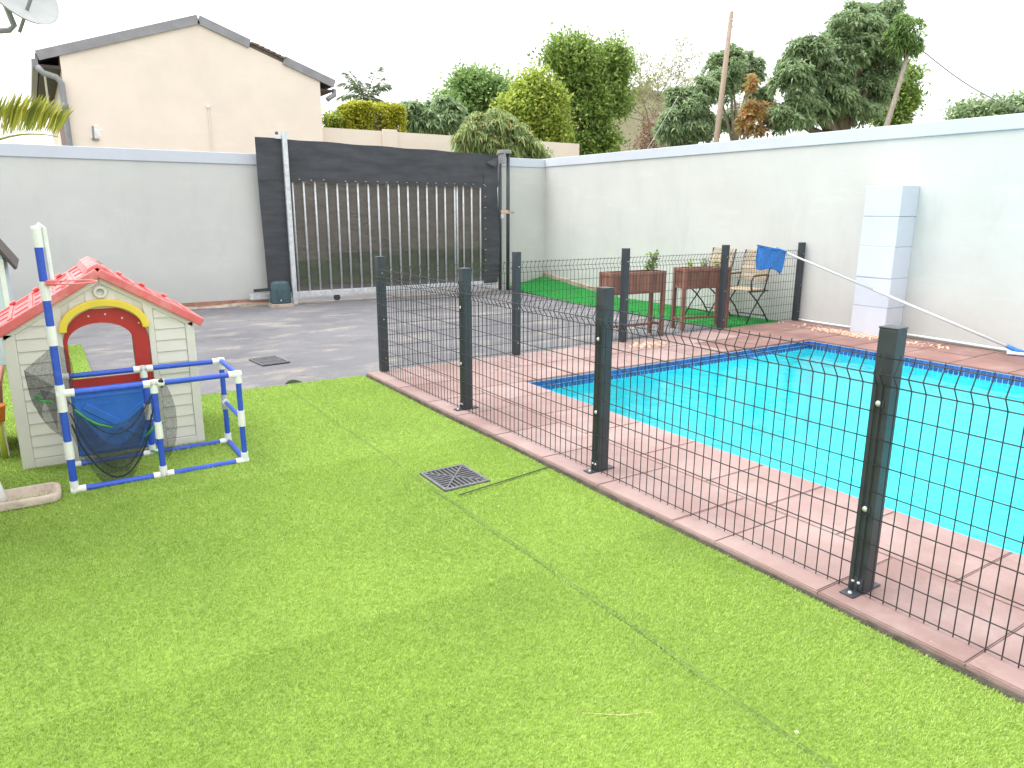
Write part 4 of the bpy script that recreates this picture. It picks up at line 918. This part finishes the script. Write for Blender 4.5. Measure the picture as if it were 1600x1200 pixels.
# ================================================================== PLANTERS, CHAIRS, SKIMMER
def make_planter(name, label, FL, FR, dep, ztop):
    a, b = Vector((*FL, 0)), Vector((*FR, 0)); ln = (b-a).length; t = thing(name, label, 'planter', group='wooden trough planters')
    zg = ASZ; H = ztop-zg; th = .27; lw_ = .045
    for x in (lw_/2, ln-lw_/2):
        for y in (lw_/2, dep-lw_/2): MB().mm((x-lw_/2, y-lw_/2, 0), (x+lw_/2, y+lw_/2, H)).build('leg', m_wood, t, bevel=.003)
    for y in (.004, dep-.034):
        MB().mm((lw_+.001, y, H-.04), (ln-lw_-.001, y+.03, H)).build('top_rail', m_wood, t, bevel=.002); MB().mm((lw_+.001, y, H-th), (ln-lw_-.001, y+.03, H-th+.035)).build('bottom_rail', m_wood, t, bevel=.002)
        n = 22
        for i in range(n):
            x0_ = lw_+.003+(ln-2*lw_-.006)*i/n; x1_ = lw_+.003+(ln-2*lw_-.006)*(i+1)/n-.004
            MB().mm((x0_, y+.008, H-th+.036), (x1_, y+.020, H-.041)).build('slat', m_wood, t)
    for x in (.004, ln-.034):
        MB().mm((x, lw_+.001, H-.04), (x+.03, dep-lw_-.001, H)).build('top_rail', m_wood, t, bevel=.002); MB().mm((x, lw_+.001, H-th), (x+.03, dep-lw_-.001, H-th+.035)).build('bottom_rail', m_wood, t, bevel=.002)
        n = 6
        for i in range(n):
            y0_ = lw_+.003+(dep-2*lw_-.006)*i/n; y1_ = lw_+.003+(dep-2*lw_-.006)*(i+1)/n-.004
            MB().mm((x+.008, y0_, H-th+.036), (x+.020, y1_, H-.041)).build('slat', m_wood, t)
        MB().mm((x, lw_+.001, .13), (x+.03, dep-lw_-.001, .165)).build('stretcher', m_wood, t, bevel=.002)
    MB().mm((lw_+.001, dep/2-.015, .132), (ln-lw_-.001, dep/2+.015, .163)).build('stretcher', m_wood, t, bevel=.002)
    MB().grid(lambda u, v: (.036+(ln-.072)*u, .036+(dep-.072)*v, H-.03+.01*math.sin(9*u+3*v)), 8, 3).build('soil', m_soil, t)
    t.location = (*FL, zg); t.rotation_euler = (0, 0, math.atan2(b.y-a.y, b.x-a.x)); return t
make_planter('trough_planter', 'brown slatted trough planter on legs with the taller leafy plant', (5.79, 6.72), (6.63, 6.66), .27, .765)
make_planter('trough_planter', 'brown slatted trough planter on legs in front of the folding chairs', (7.10, 6.80), (7.82, 6.64), .27, .765)

# ------------------------------------------------------------------ small plants in the planters
def leaves(P, D, L, W, droop=.25, fold=.0):
    """kite leaves: base P, direction D (unit), arrays L, W -> V, F"""
    n = len(P); up = np.array([0, 0, 1.]); rnd = rng.normal(size=(n, 3)); S = np.cross(D, up*.9+rnd*.45); S /= np.linalg.norm(S, axis=1)[:, None]+1e-9
    L = L[:, None]; W = W[:, None]; V = np.zeros((n, 4, 3))
    V[:, 0] = P; mid = P+D*L*.45+up*(droop*L*.12)
    V[:, 1] = mid+S*W*.5; V[:, 3] = mid-S*W*.5; V[:, 2] = P+D*L-up*droop*L*.55
    return V.reshape(-1, 3), np.arange(n*4).reshape(n, 4)
def rand_dirs(n):
    d = rng.normal(size=(n, 3)); return d/np.linalg.norm(d, axis=1)[:, None]
def small_plant(label, base, h, spread, n, L, W, mat=l_seed, stems=3, cat='plant'):
    t = thing('potted_plant', label, cat, base); base = Vector(base); Ps, Ds = [], []
    for i in range(stems):
        a = random.uniform(0, 6.3); tip = base+Vector((math.cos(a)*spread*.6, math.sin(a)*spread*.6, h*random.uniform(.75, 1)))
        md = (base+tip)/2+Vector((random.uniform(-.02, .02), random.uniform(-.02, .02), 0))
        MB().tube([base, md, tip], [.006, .0045, .003], 6).build('stem', m_bark2, t)
        for j in range(n//stems):
            f = random.uniform(.3, 1.05); p = base+(tip-base)*f
            Ps.append(p+Vector((random.gauss(0, spread*.22), random.gauss(0, spread*.22), random.gauss(0, h*.05))))
    P = np.array(Ps); d = rand_dirs(len(P)); d[:, 2] = np.abs(d[:, 2])*.5; d /= np.linalg.norm(d, axis=1)[:, None]
    V, Fc = leaves(P, d, rng.uniform(.7, 1.2, len(P))*L, rng.uniform(.7, 1.2, len(P))*W); np_mesh('leaves', V, Fc, mat, t)
    return t
pz_ = .735
b1 = at(1018, 418, 1, 6.84); small_plant('leafy green plant rising from the left planter', (b1.x, 6.84, pz_), .26, .10, 110, .06, .035, stems=4)
b2 = at(1040, 419, 1, 6.84); small_plant('small drooping plant at the right end of the left planter', (6.50, 6.80, pz_), .12, .09, 40, .06, .03)
for px, lb in ((1078, 'yellowish seedling at the left end of the right planter'), (1095, 'tiny seedling near the middle of the right planter'), (1110, 'bushy yellow-green seedling behind the fence post in the right planter'), (1130, 'small green seedling at the right end of the right planter')):
    b = at(px, 415, 1, 6.86); small_plant(lb, (min(7.74, b.x), 6.86-.2*(b.x-7.2), pz_), random.uniform(.10, .16), .05, 46, .05, .022, l_yellow if 'yellow' in lb else l_seed)

# ------------------------------------------------------------------ folding chairs (facing -X, backs to the wall)
def make_chair(label):
    t = thing('folding_chair', label, 'chair', group='folding garden chairs'); W_ = .46
    def side(y):
        MB().tube([(-.24, y, .0), (-.14, y, .16), (.02, y, .36), (.12, y, .46)], .011, 8).build('leg', m_ironblack, t, smooth=True)
        MB().tube([(.24, y+(.016 if y > .2 else -.016), .0), (.10, y, .18), (-.06, y, .33), (-.22, y, .45)], .011, 8).build('leg', m_ironblack, t, smooth=True)
        MB().tube([(.10, y, .42), (.16, y, .60), (.26, y, 1.00)], .011, 8).build('back_post', m_ironblack, t, smooth=True)
        MB().bar((-.23, y, .452), (.20, y, .445), .022, .018).build('seat_rail', m_ironblack, t)
        MB().tube([(-.18, y, .455), (-.19, y, .60), (-.16, y, .655), (-.10, y, .665), (.185, y, .67)], .010, 8).build('arm', m_ironblack, t, smooth=True)
        MB().bar((-.16, y, .682), (.16, y, .685), .04, .016).build('armrest', m_slat, t)
    side(.0); side(W_)
    for i in range(7):
        x = -.215+.062*i; MB().box((x, W_/2, .468), (.046, W_-.03, .016)).build('seat_slat', m_slat, t, bevel=.003)
    d = Vector((.10, 0, .40)).normalized()
    for i in range(8):
        s = .03+.058*i; p = Vector((.15, W_/2, .56))+d*s; cr = .012*(1 if i == 7 else 0)
        MB().box(p+Vector((-.016, 0, 0)), (.014, W_-.02-(.06 if i == 7 else 0), .044), Matrix.Rotation(math.atan2(d.x, d.z), 3, 'Y')).build('back_slat', m_slat, t, bevel=.004)
    MB().tube([(-.18, 0, .09), (-.18, W_, .09)], .008, 6).build('crossbar', m_ironblack, t); MB().tube([(.17, 0, .09), (.17, W_, .09)], .008, 6).build('crossbar', m_ironblack, t)
    return t
c2 = make_chair('wooden slatted folding chair holding the blue skimmer net, nearest the fence end post'); c2.location = (8.47, 6.68, mz(6.7)+.012); c2.rotation_euler = (0, 0, R_(3))
c1 = make_chair('wooden slatted folding chair half hidden behind the right planter and a fence post'); c1.location = (8.45, 7.36, mz(7.3)+.012); c1.rotation_euler = (0, 0, R_(-4))

# ------------------------------------------------------------------ pool skimmer
pe = at(1578, 543, 0, 8.70); pu = at(1222, 392, 1, 6.22)
sk = thing('pool_skimmer', 'long white pool pole with blue leaf net leaning from the fence to the paving', 'pool net', (pe.x, pe.y, 0))
pe = Vector((pe.x, pe.y, max(.05, pe.z)))
MB().tube([pe, pe+(pu-pe)*.55], .0165, 12).build('pole', m_alu, sk, smooth=True); MB().tube([pe+(pu-pe)*.55, pu], .0135, 12).build('pole', m_alu, sk, smooth=True)
dirp = (pu-pe).normalized()
MB().tube([pu-dirp*.06, pu+dirp*.09], .02, 10).build('net_socket', m_netblue, sk, smooth=True)
nl, nr = at(1189, 386, 1, 6.12), at(1229, 394, 1, 6.12); nl2 = nl+Vector((.01, .07, .02)); nr2 = nr+Vector((.01, .07, .02))
MB().tube([nl, nr, nr2, nl2], .008, 8, closed=True).build('net_frame', m_netblue, sk, smooth=True)
g = MB()
def bag(u, v):
    a = 2*math.pi*u; cx, cy = (nl+nr2)/2, None
    c = (nl+nr2)/2; hx = (nr-nl)/2; hy = (nl2-nl)/2
    s = max(abs(math.cos(a)), abs(math.sin(a))); p = c+hx*(math.cos(a)/s)*(1-.10*v*v)+hy*(math.sin(a)/s)*(1-.3*v)
    return p+Vector((-.03*v+.010*math.sin(9*a+4*v), .012*math.sin(7*a+3*v), -v*(.27+.025*math.sin(2*a+1)+.012*math.sin(5*a))))
g.grid(bag, 36, 8); g.build('net_bag', m_netblue, sk, smooth=True)
bh = thing('pool_brush', 'white brush head with blue clip lying at the wall end of the pole', 'pool brush', (8.75, 3.45, 0))
q0 = at(1578, 546, 2, .06); 
MB().tube([pe+dirp*.03, pe-dirp*.10, pe-dirp*.16+Vector((.02, 0, -.0))], .024, 10).build('clip', m_netblue, bh, smooth=True)
e1 = pe-dirp*.10; MB().bar(e1+Vector((-.06, .10, -.018)), e1+Vector((.10, -.30, -.018)), .07, .03).build('brush_body', m_white_pvc, bh, bevel=.01); MB().bar(e1+Vector((-.05, .09, -.042)), e1+Vector((.09, -.29, -.042)), .05, .016).build('bristles', m_netblue, bh)

# ------------------------------------------------------------------ chips, straw, flakes
def scatter(name, label, mat, pts, smin, smax, flat=.3):
    m = MB()
    for x, y, z in pts:
        a, b, c = random.uniform(smin, smax), random.uniform(smin, smax)*.6, random.uniform(smin, smax)*flat
        m.box((x, y, z+c/2), (a, b, c), Matrix.Rotation(random.uniform(0, 6.3), 3, 'Z') @ Matrix.Rotation(random.gauss(0, .3), 3, 'X') @ Matrix.Rotation(random.gauss(0, .3), 3, 'Y'))
    o = m.build(name, mat); o['kind'] = 'stuff'; o['label'] = label
def blob(cx, cy, rx, ry, n): 
    out = []
    while len(out) < n:
        x, y = random.gauss(cx, rx*.45), random.gauss(cy, ry*.45); out.append((x, y, .001))
    return out
pts = [p for p in blob(8.46, 5.15, .17, .85, 560) if not (p[0] > 8.55 and 4.84 < p[1] < 5.34) and p[0] < 8.9]
scatter('wood_chips', 'pale wood chips strewn round the pillar foot', m_chip, pts, .015, .05)
scatter('wood_chips', 'pale wood chips beside the fence post near the left planter', m_chip, blob(5.75, 6.02, .30, .12, 150), .015, .05)
dl = []
for i in range(60): dl.append((random.uniform(KX-.005, KX+.02), 0, 0))
st = thing('straw', 'dry straw blade lying on the near lawn', 'straw', at(960, 1118, 2, -.045)); a0, a1 = at(910, 1114, 2, -.044), at(1018, 1113, 2, -.044)
MB().tube([a0, (a0+a1)/2+Vector((.0, -.02, .004)), a1], .0014, 5).build('blade', m_straw, st)
for px, py in ((1245, 1145), (888, 762), (125, 793), (112, 803), (190, 695)):
    p = at(px, py, 2, -.046); f = MB(); f.add([(p.x-.008, p.y-.004, p.z), (p.x+.006, p.y-.006, p.z+.003), (p.x+.009, p.y+.005, p.z+.001), (p.x-.004, p.y+.007, p.z+.004), (p.x, p.y, p.z+.006)], [(0, 1, 4), (1, 2, 4), (2, 3, 4), (3, 0, 4), (0, 3, 2, 1)])
    tag(f.build('paper_flake', m_whiteflake), {1245: 'white flake on the lawn near the bottom right', 888: 'white flake on the lawn by the fence kerb', 125: 'larger white flake on the lawn beside the trough', 112: 'white flake on the lawn below the trough corner', 190: 'white flake on the lawn inside the goal'}[px], 'flake')

# ================================================================== VEGETATION BEYOND THE WALLS
def crown_points(ells, n, shell=.5, sub=20):
    """points and outward normals on many small leaf clumps set over each ellipsoid, weighted by size"""
    wts = np.array([e[1][0]*e[1][2] for e in ells]); cnt = (n*wts/wts.sum()).astype(int); P, O = [], []
    for (c, r), k in zip(ells, cnt):
        c, r = np.array(c), np.array(r)
        dd = rand_dirs(sub); cc = c+dd*r*rng.uniform(.42, .80, sub)[:, None]; sr = rng.uniform(.26, .44, sub)
        i = rng.choice(sub, k, p=sr**2/(sr**2).sum()); d = rand_dirs(k); d[:, 2] += .25; d /= np.linalg.norm(d, axis=1)[:, None]
        t = (1-shell*rng.uniform(0, 1, k)**2)*rng.uniform(.9, 1.12, k)
        P.append(cc[i]+d*r*(sr[i]*t)[:, None]*np.array([1, 1, .85])); o = d*.7+dd[i]*.5; O.append(o/np.linalg.norm(o, axis=1)[:, None])
    return np.concatenate(P), np.concatenate(O)
def rosettes(P, O, k, L, W, droop):
    n = len(P); P2 = np.repeat(P, k, 0); O2 = np.repeat(O*.55+np.array([0, 0, .55]), k, 0); O2 /= np.linalg.norm(O2, axis=1)[:, None]
    d = rand_dirs(n*k); d -= O2*(d*O2).sum(1)[:, None]*.75; d += O2*.18; d /= np.linalg.norm(d, axis=1)[:, None]
    return leaves(P2+d*L*.08, d, rng.uniform(.7, 1.2, n*k)*L, rng.uniform(.75, 1.2, n*k)*W, droop)
def clusters(P, O, k, L, W, rad):
    n = len(P); P2 = np.repeat(P, k, 0)+rng.normal(size=(n*k, 3))*rad; d = rand_dirs(n*k)+np.repeat(O, k, 0)*.5+np.array([0, 0, .15]); d /= np.linalg.norm(d, axis=1)[:, None]
    return leaves(P2, d, rng.uniform(.7, 1.25, n*k)*L, rng.uniform(.7, 1.2, n*k)*W, .2)
def tree(name, label, ax, dep, ells_px, trunk_px, mat, style, n, L, W, k=9, droop=.5, rad=.12, bark=m_bark, tr=.14, shell=.55, depth=.85, cat='tree', group=None, limbs=True):
    """ells_px: (cx,cy,rx,ry[,depth offset]) outlines in the photo, set out at real depth 'dep' along axis ax"""
    ells = []
    for e in ells_px:
        c = at(e[0], e[1], ax, dep+(e[4] if len(e) > 4 else 0)); m = mpp(c); ells.append((tuple(c), (e[2]*m, e[2]*m*depth, e[3]*m)))
    b = at(trunk_px[0], trunk_px[1], ax, dep); base = Vector((b.x, b.y, -.16))
    t = thing(name, label, cat, base, group)
    fork = Vector((b.x, b.y, max(.6, b.z-.2)))
    MB().tube([base, (base+fork)/2+Vector((.06, 0, 0)), fork], [tr*1.25, tr, tr*.85], 10).build('trunk', bark, t, smooth=True)
    if limbs:
        for c, r in ells:
            c = Vector(c); md = (fork+c)/2+Vector((random.uniform(-.2, .2), random.uniform(-.2, .2), -.1*r[2]))
            MB().tube([fork-Vector((0, 0, .1)), md, c+Vector((0, 0, r[2]*.2))], [tr*.7, tr*.45, tr*.15], 8).build('limb', bark, t, smooth=True)
            for j in range(4):
                d = Vector(rand_dirs(1)[0]); e = c+Vector((d.x*r[0], d.y*r[1], abs(d.z)*r[2]))*.85; MB().tube([md.lerp(c, .6), (c+e)/2, e], [tr*.28, tr*.16, tr*.05], 6).build('branch', bark, t, smooth=True)
    P, O = crown_points(ells, n, shell)
    P = P[P[:, 2] > .3] if True else P
    O = O[:len(P)]
    if style == 'rosette': V, Fc = rosettes(P, O, k, L, W, droop)
    else: V, Fc = clusters(P, O, k, L, W, rad)
    np_mesh('crown', V, Fc, mat, t); return t
G1 = 'trees beyond the walls'
tree('bushy_tree', 'dark green bushy tree low behind the cream wall, right of the clipped hedge', 1, 27, [(648, 182, 32, 22), (690, 182, 45, 30), (665, 196, 50, 22)], (670, 215), l_mango, 'rosette', 1900, .28, .09, 9, .5, group=G1)
tree('feathery_tree', 'light green feathery tree above the dark bush behind the gate', 1, 30, [(745, 152, 40, 30), (715, 165, 30, 24), (775, 160, 34, 34), (738, 132, 28, 14)], (745, 205), l_mid, 'cluster', 1500, .26, .13, 10, rad=.25, group=G1)
tree('yellow_green_tree', 'yellow-green leafy tree between the feathery tree and the tall tree', 1, 19.5, [(828, 150, 42, 32), (812, 180, 36, 36), (858, 178, 32, 40), (850, 218, 42, 32)], (860, 245), l_yellow, 'cluster', 2600, .15, .075, 9, rad=.16, group=G1)
tree('tall_tree', 'tall dark green tree with a yellowish top behind the short wall return', 1, 21, [(888, 88, 44, 30), (905, 118, 40, 34), (950, 105, 38, 34), (955, 150, 34, 46), (915, 170, 40, 44), (935, 218, 34, 30), (900, 225, 28, 26)], (893, 240), l_dark, 'cluster', 4300, .16, .08, 9, rad=.17, tr=.16, group=G1)
tree('young_mango_tree', 'pale green mango tree with long drooping leaves just behind the gate', 1, 15.2, [(770, 195, 42, 26), (740, 222, 40, 28), (800, 222, 44, 30), (765, 230, 60, 26), (835, 240, 24, 14)], (780, 250), l_mangolight, 'rosette', 1300, .20, .040, 10, .75, tr=.07, shell=.5, group=G1)
tree('round_mango_tree', 'rounded green mango tree left of the timber pole', 1, 14.6, [(1072, 165, 38, 34), (1050, 195, 30, 30), (1090, 195, 36, 32), (1070, 205, 44, 26), (1100, 140, 24, 24)], (1070, 225), l_mango, 'rosette', 2400, .155, .045, 10, .5, tr=.10, group=G1)
tree('branchy_tree', 'dark tree with bare inner branches just behind the timber pole', 1, 15.4, [(1140, 105, 42, 32), (1118, 130, 36, 32), (1172, 118, 22, 34), (1188, 160, 22, 34), (1145, 95, 24, 20), (1140, 190, 30, 22, 1.2)], (1150, 222), l_mango, 'rosette', 1700, .155, .045, 9, .5, tr=.09, bark=m_bark2, group=G1)
tree('big_mango_tree', 'largest mango tree with a broad dense crown above the pool-side wall', 1, 12.6, [(1335, 48, 62, 40), (1375, 32, 52, 34), (1268, 90, 50, 44), (1310, 95, 60, 50), (1375, 92, 50, 46), (1240, 130, 42, 40), (1300, 145, 60, 44), (1355, 150, 46, 40), (1255, 165, 52, 36), (1330, 180, 60, 24), (1225, 185, 34, 24)], (1310, 205), l_mango, 'rosette', 7500, .165, .048, 10, .5, tr=.22, group=G1)
tree('lower_dark_tree', 'dense dark tree low behind the leaning trunk at the right of the big mango', 1, 13.8, [(1408, 140, 26, 36), (1412, 170, 24, 28), (1395, 185, 30, 16)], (1405, 200), l_dark, 'cluster', 1100, .15, .07, 9, rad=.14, group=G1)
tree('copper_leaf_shrub', 'shrub with orange and copper new leaves beside the branchy tree', 1, 12.9, [(1172, 130, 7, 18), (1180, 172, 24, 18), (1200, 186, 20, 18), (1165, 190, 14, 16), (1178, 205, 16, 10), (1212, 176, 12, 12)], (1170, 222), l_orange, 'rosette', 200, .17, .055, 9, .35, bark=m_bark2, tr=.05, cat='shrub')
tree('dry_shrub', 'brownish dry shrub against the curved-roof building', 1, 15.5, [(1015, 205, 16, 22), (1008, 228, 28, 14), (1028, 230, 20, 12)], (1015, 236), l_dry, 'cluster', 130, .12, .05, 6, rad=.12, bark=m_bark2, tr=.025, cat='shrub')
tree('yellow_bush', 'small yellow-green bush beside the house corner behind the cream wall', 1, 18.6, [(520, 189, 14, 8)], (520, 200), l_yellow, 'cluster', 160, .09, .05, 8, rad=.08, tr=.03, cat='bush', limbs=False)
# far low trees on the right
for i, (cx, cy, rx, ry) in enumerate(((1508, 181, 18, 7), (1538, 179, 14, 7), (1572, 175, 16, 6), (1597, 172, 10, 5))):
    tree('far_tree', ('leftmost', 'second', 'third', 'rightmost')[i]+' of the small distant treetops above the right end of the wall', 0, 34, [(cx, cy, rx, ry), (cx+rx*.5, cy+3, rx*.8, ry)], (cx, cy+12), l_mango, 'cluster', 230, .22, .12, 7, rad=.25, tr=.08, group='distant treetops')
# clipped hedge
hb = at(578, 196, 1, 18.6); t = thing('clipped_hedge', 'rounded yellow clipped hedge behind the cream wall', 'hedge', (hb.x, hb.y, -.16))
hh0, hh1 = at(537, 180, 1, 18.6), at(622, 180, 1, 18.6); zt_, zb_ = at(578, 165, 1, 18.6).z, at(578, 198, 1, 18.6).z
P = []; nH = 5200
u = rand_dirs(nH); ex = np.sign(u)*np.abs(u)**.6; ex /= np.abs(ex).max(1)[:, None]**.75
hxm = (hh0.x+hh1.x)/2; P = np.array([hxm, hb.y, (zt_+zb_-.5)/2])+ex*np.array([(hh1.x-hh0.x)/2*1.0, .55, (zt_-zb_+.5)/2])*rng.uniform(.82, 1.0, nH)[:, None]
V, Fc = clusters(P, u, 4, .085, .05, .03); np_mesh('foliage', V, Fc, l_hedge, t)
MB().mm((hh0.x+.2, hb.y-.35, -.16), (hh1.x-.2, hb.y+.35, zt_-.25)).build('woody_core', m_bark, t)
# sparse, nearly bare tree
def bare_tree(label, base_px, dep, height_px, mat_l, spread):
    b = at(*base_px, 1, dep); base = Vector((b.x, b.y, -.16)); t = thing('sparse_tree', label, 'tree', base); tips = []
    H = at(base_px[0], height_px, 1, dep).z
    def grow(p, d, ln, r, lv):
        e = p+d*ln; MB_.tube([p, (p+e)/2+Vector((random.gauss(0, ln*.05), random.gauss(0, ln*.05), random.gauss(0, ln*.03))), e], [r, r*.85, r*.65], 6, cap=False)
        if lv == 0: tips.append(e); return
        if lv < 3: tips.append(e)
        for _ in range(3 if lv > 1 else 4):
            dd = (d+Vector((random.gauss(0, spread), random.gauss(0, spread), random.gauss(.06, .25)))).normalized(); grow(e, dd, ln*random.uniform(.6, .82), r*.62, lv-1)
    MB_ = MB(); st_ = H*.50; MB_.tube([base, Vector((b.x, b.y, st_))], [.16, .11], 8)
    for a in range(5):
        an = a*1.26+.3; grow(Vector((b.x, b.y, st_)), Vector((math.cos(an)*.95, math.sin(an)*.95, .62)).normalized(), (H-st_)*.34, .05, 5)
    MB_.build('trunk', m_bark2, t, smooth=True)
    P = np.array(tips); P = np.repeat(P, 3, 0)+rng.normal(size=(len(P)*3, 3))*.12; d = rand_dirs(len(P)); V, Fc = leaves(P, d, rng.uniform(.08, .15, len(P)), rng.uniform(.04, .07, len(P))); np_mesh('crown', V, Fc, mat_l, t)
bare_tree('nearly bare tree with thin pale twigs above the curved-roof building', (1058, 150), 22.5, 48, l_sparse, .62)
# leaning thin tree
t = thing('leaning_tree', 'thin leaning tree with a pale trunk in front of the big mango', 'tree', at(1384, 200, 1, 11.2).xy.to_3d()-Vector((0, 0, .16)))
lb, lt = at(1384, 200, 1, 11.2), at(1420, 78, 1, 11.2); l0 = lb-(lt-lb)*(lb.z+.16)/(lt.z-lb.z); t.location = (l0.x, l0.y, -.16)
MB().tube([l0, lb, (lb+lt)/2+Vector((.03, 0, 0)), lt], [.09, .075, .06, .045], 8).build('trunk', m_bark2, t, smooth=True)
ec = [(at(1415, 50, 1, 11.2), 26, 30), (at(1425, 75, 1, 11.2), 20, 22), (at(1400, 65, 1, 11.4), 20, 24)]
for c, rx, ry in ec: MB().tube([lt, c], [.04, .015], 6).build('limb', m_bark2, t)
P, O = crown_points([(tuple(c), (rx*mpp(c), rx*mpp(c)*.9, ry*mpp(c))) for c, rx, ry in ec], 330, .8); V, Fc = rosettes(P, O, 9, .17, .04, .6); np_mesh('crown', V, Fc, l_mid, t)
# far palm
pc = at(572, 158, 1, 36); t = thing('palm_tree', 'distant palm with ragged fronds rising behind the clipped hedge', 'palm', (pc.x, pc.y, -.16))
MB().tube([(pc.x, pc.y, -.16), (pc.x+.1, pc.y, pc.z*.6), tuple(pc)], [.2, .16, .13], 10).build('trunk', m_bark2, t, smooth=True)
def frond(root, d, ln, droop, nl, ll, lw__, mat, parent, hang=.6):
    d = d.normalized(); sdv = d.cross(Vector((0, 0, 1))).normalized(); pts = [root+d*(ln*s)-Vector((0, 0, droop*ln*s*s)) for s in np.linspace(0, 1, 12)]
    f = MB().tube(pts, [.022*ln/1.6*(1-.8*i/11)+.002 for i in range(12)], 5).build('frond', mat, parent)
    Ps, Ds, Ls = [], [], []
    for i in range(nl):
        s = .12+.88*i/nl; p = root+d*(ln*s)-Vector((0, 0, droop*ln*s*s)); tan = (d-Vector((0, 0, 2*droop*s))).normalized()
        for sg in (1, -1):
            v = (tan*.75+sdv*sg*.8+Vector((0, 0, -hang+random.gauss(0, .1)))).normalized(); Ps.append(p); Ds.append(v); Ls.append(ll*(1-.55*abs(s-.45)))
    V, Fc = leaves(np.array(Ps), np.array(Ds), np.array(Ls), np.full(len(Ps), lw__), .25); np_mesh('leaflets', V, Fc, mat, f); return f
for i in range(11):
    a = i*.571+.2; el = random.uniform(.3, 2.4); frond(pc, Vector((math.cos(a), math.sin(a)*.8, el)), random.uniform(1.7, 2.6), random.uniform(.15, .42), 22, .65, .08, l_palmfar, t, .5)
# palm fronds at the left wall
cr = at(-75, 262, 1, 13.9); t = thing('garden_palm', 'yellow-green palm fronds rising over the left end of the wall', 'palm', (cr.x, cr.y, -.16))
MB().tube([(cr.x, cr.y, -.16), (cr.x, cr.y, cr.z)], [.09, .06], 10).build('trunk', m_bark, t, smooth=True)
tp_ = at(104, 196, 1, 13.7); dv = tp_-cr
frond(cr, dv+Vector((0, 0, .75)), dv.length*1.14, .42, 54, .95, .06, l_palm, t, -1.5)
frond(cr, Vector((.8, .5, .1)), 1.1, .2, 26, .5, .045, l_palm, t, -.6); frond(cr, Vector((-.8, .3, .6)), 1.3, .3, 26, .45, .04, l_palm, t, -.3); frond(cr, Vector((.3, .8, .7)), 1.3, .4, 26, .45, .04, l_palm, t, -.2); frond(cr, Vector((.5, .1, .95)), .8, .25, 22, .4, .05, l_palm, t, -.7)

# ================================================================== POLES AND WIRES
pb_, pt_ = at(1119, 222, 1, 13.4), at(1143, 20, 1, 13.4); p0_ = pb_-(pt_-pb_)*(pb_.z+.16)/(pt_.z-pb_.z)
up_ = thing('utility_pole', 'tall leaning brown timber pole rising above the pool-side wall', 'utility pole', (p0_.x, p0_.y, -.16))
MB().tube([p0_, pb_, pt_], [.085, .075, .055], 12).build('pole', m_polewood, up_, smooth=True)
MB().tube([pt_-Vector((0, 0, .18)), pt_-Vector((0, 0, .14))], .064, 12).build('metal_band', m_galv, up_); MB().tube([pt_-Vector((0, 0, .32)), pt_-Vector((0, 0, .29))], .064, 12).build('metal_band', m_galv, up_)
MB().lathe([(.056, 0), (.04, .03), (0, .035)], pt_, 12).build('cap', m_pipe_grey, up_)
wa, wb = at(1440, 78, 1, 11.6), at(1640, 185, 1, 9.2)
pts = [wa.lerp(wb, s)-Vector((0, 0, .25*math.sin(math.pi*s))) for s in np.linspace(0, 1, 14)]
tag(MB().tube(pts, .016, 5).build('overhead_wire', m_pipe_grey), 'thin overhead wire sagging from the leaning tree towards the right edge', 'wire')
fa, fb = at(1453, 192, 1, 16), at(1453, 155, 1, 16)
tag(MB().tube([Vector((fa.x, fa.y, -.16)), fb], [.025, .012], 6).build('antenna_rod', m_galv), 'thin pale rod standing in the sky gap right of the big mango', 'rod')
wa, wb = pt_-Vector((0, 0, 2.0)), at(1010, 235, 1, 14.5)
tag(MB().tube([at(1060, 150, 1, 13.6), wb], .006, 5).build('stay_wire', m_white_pvc), 'thin pale guy wire slanting across the rounded mango tree', 'wire')
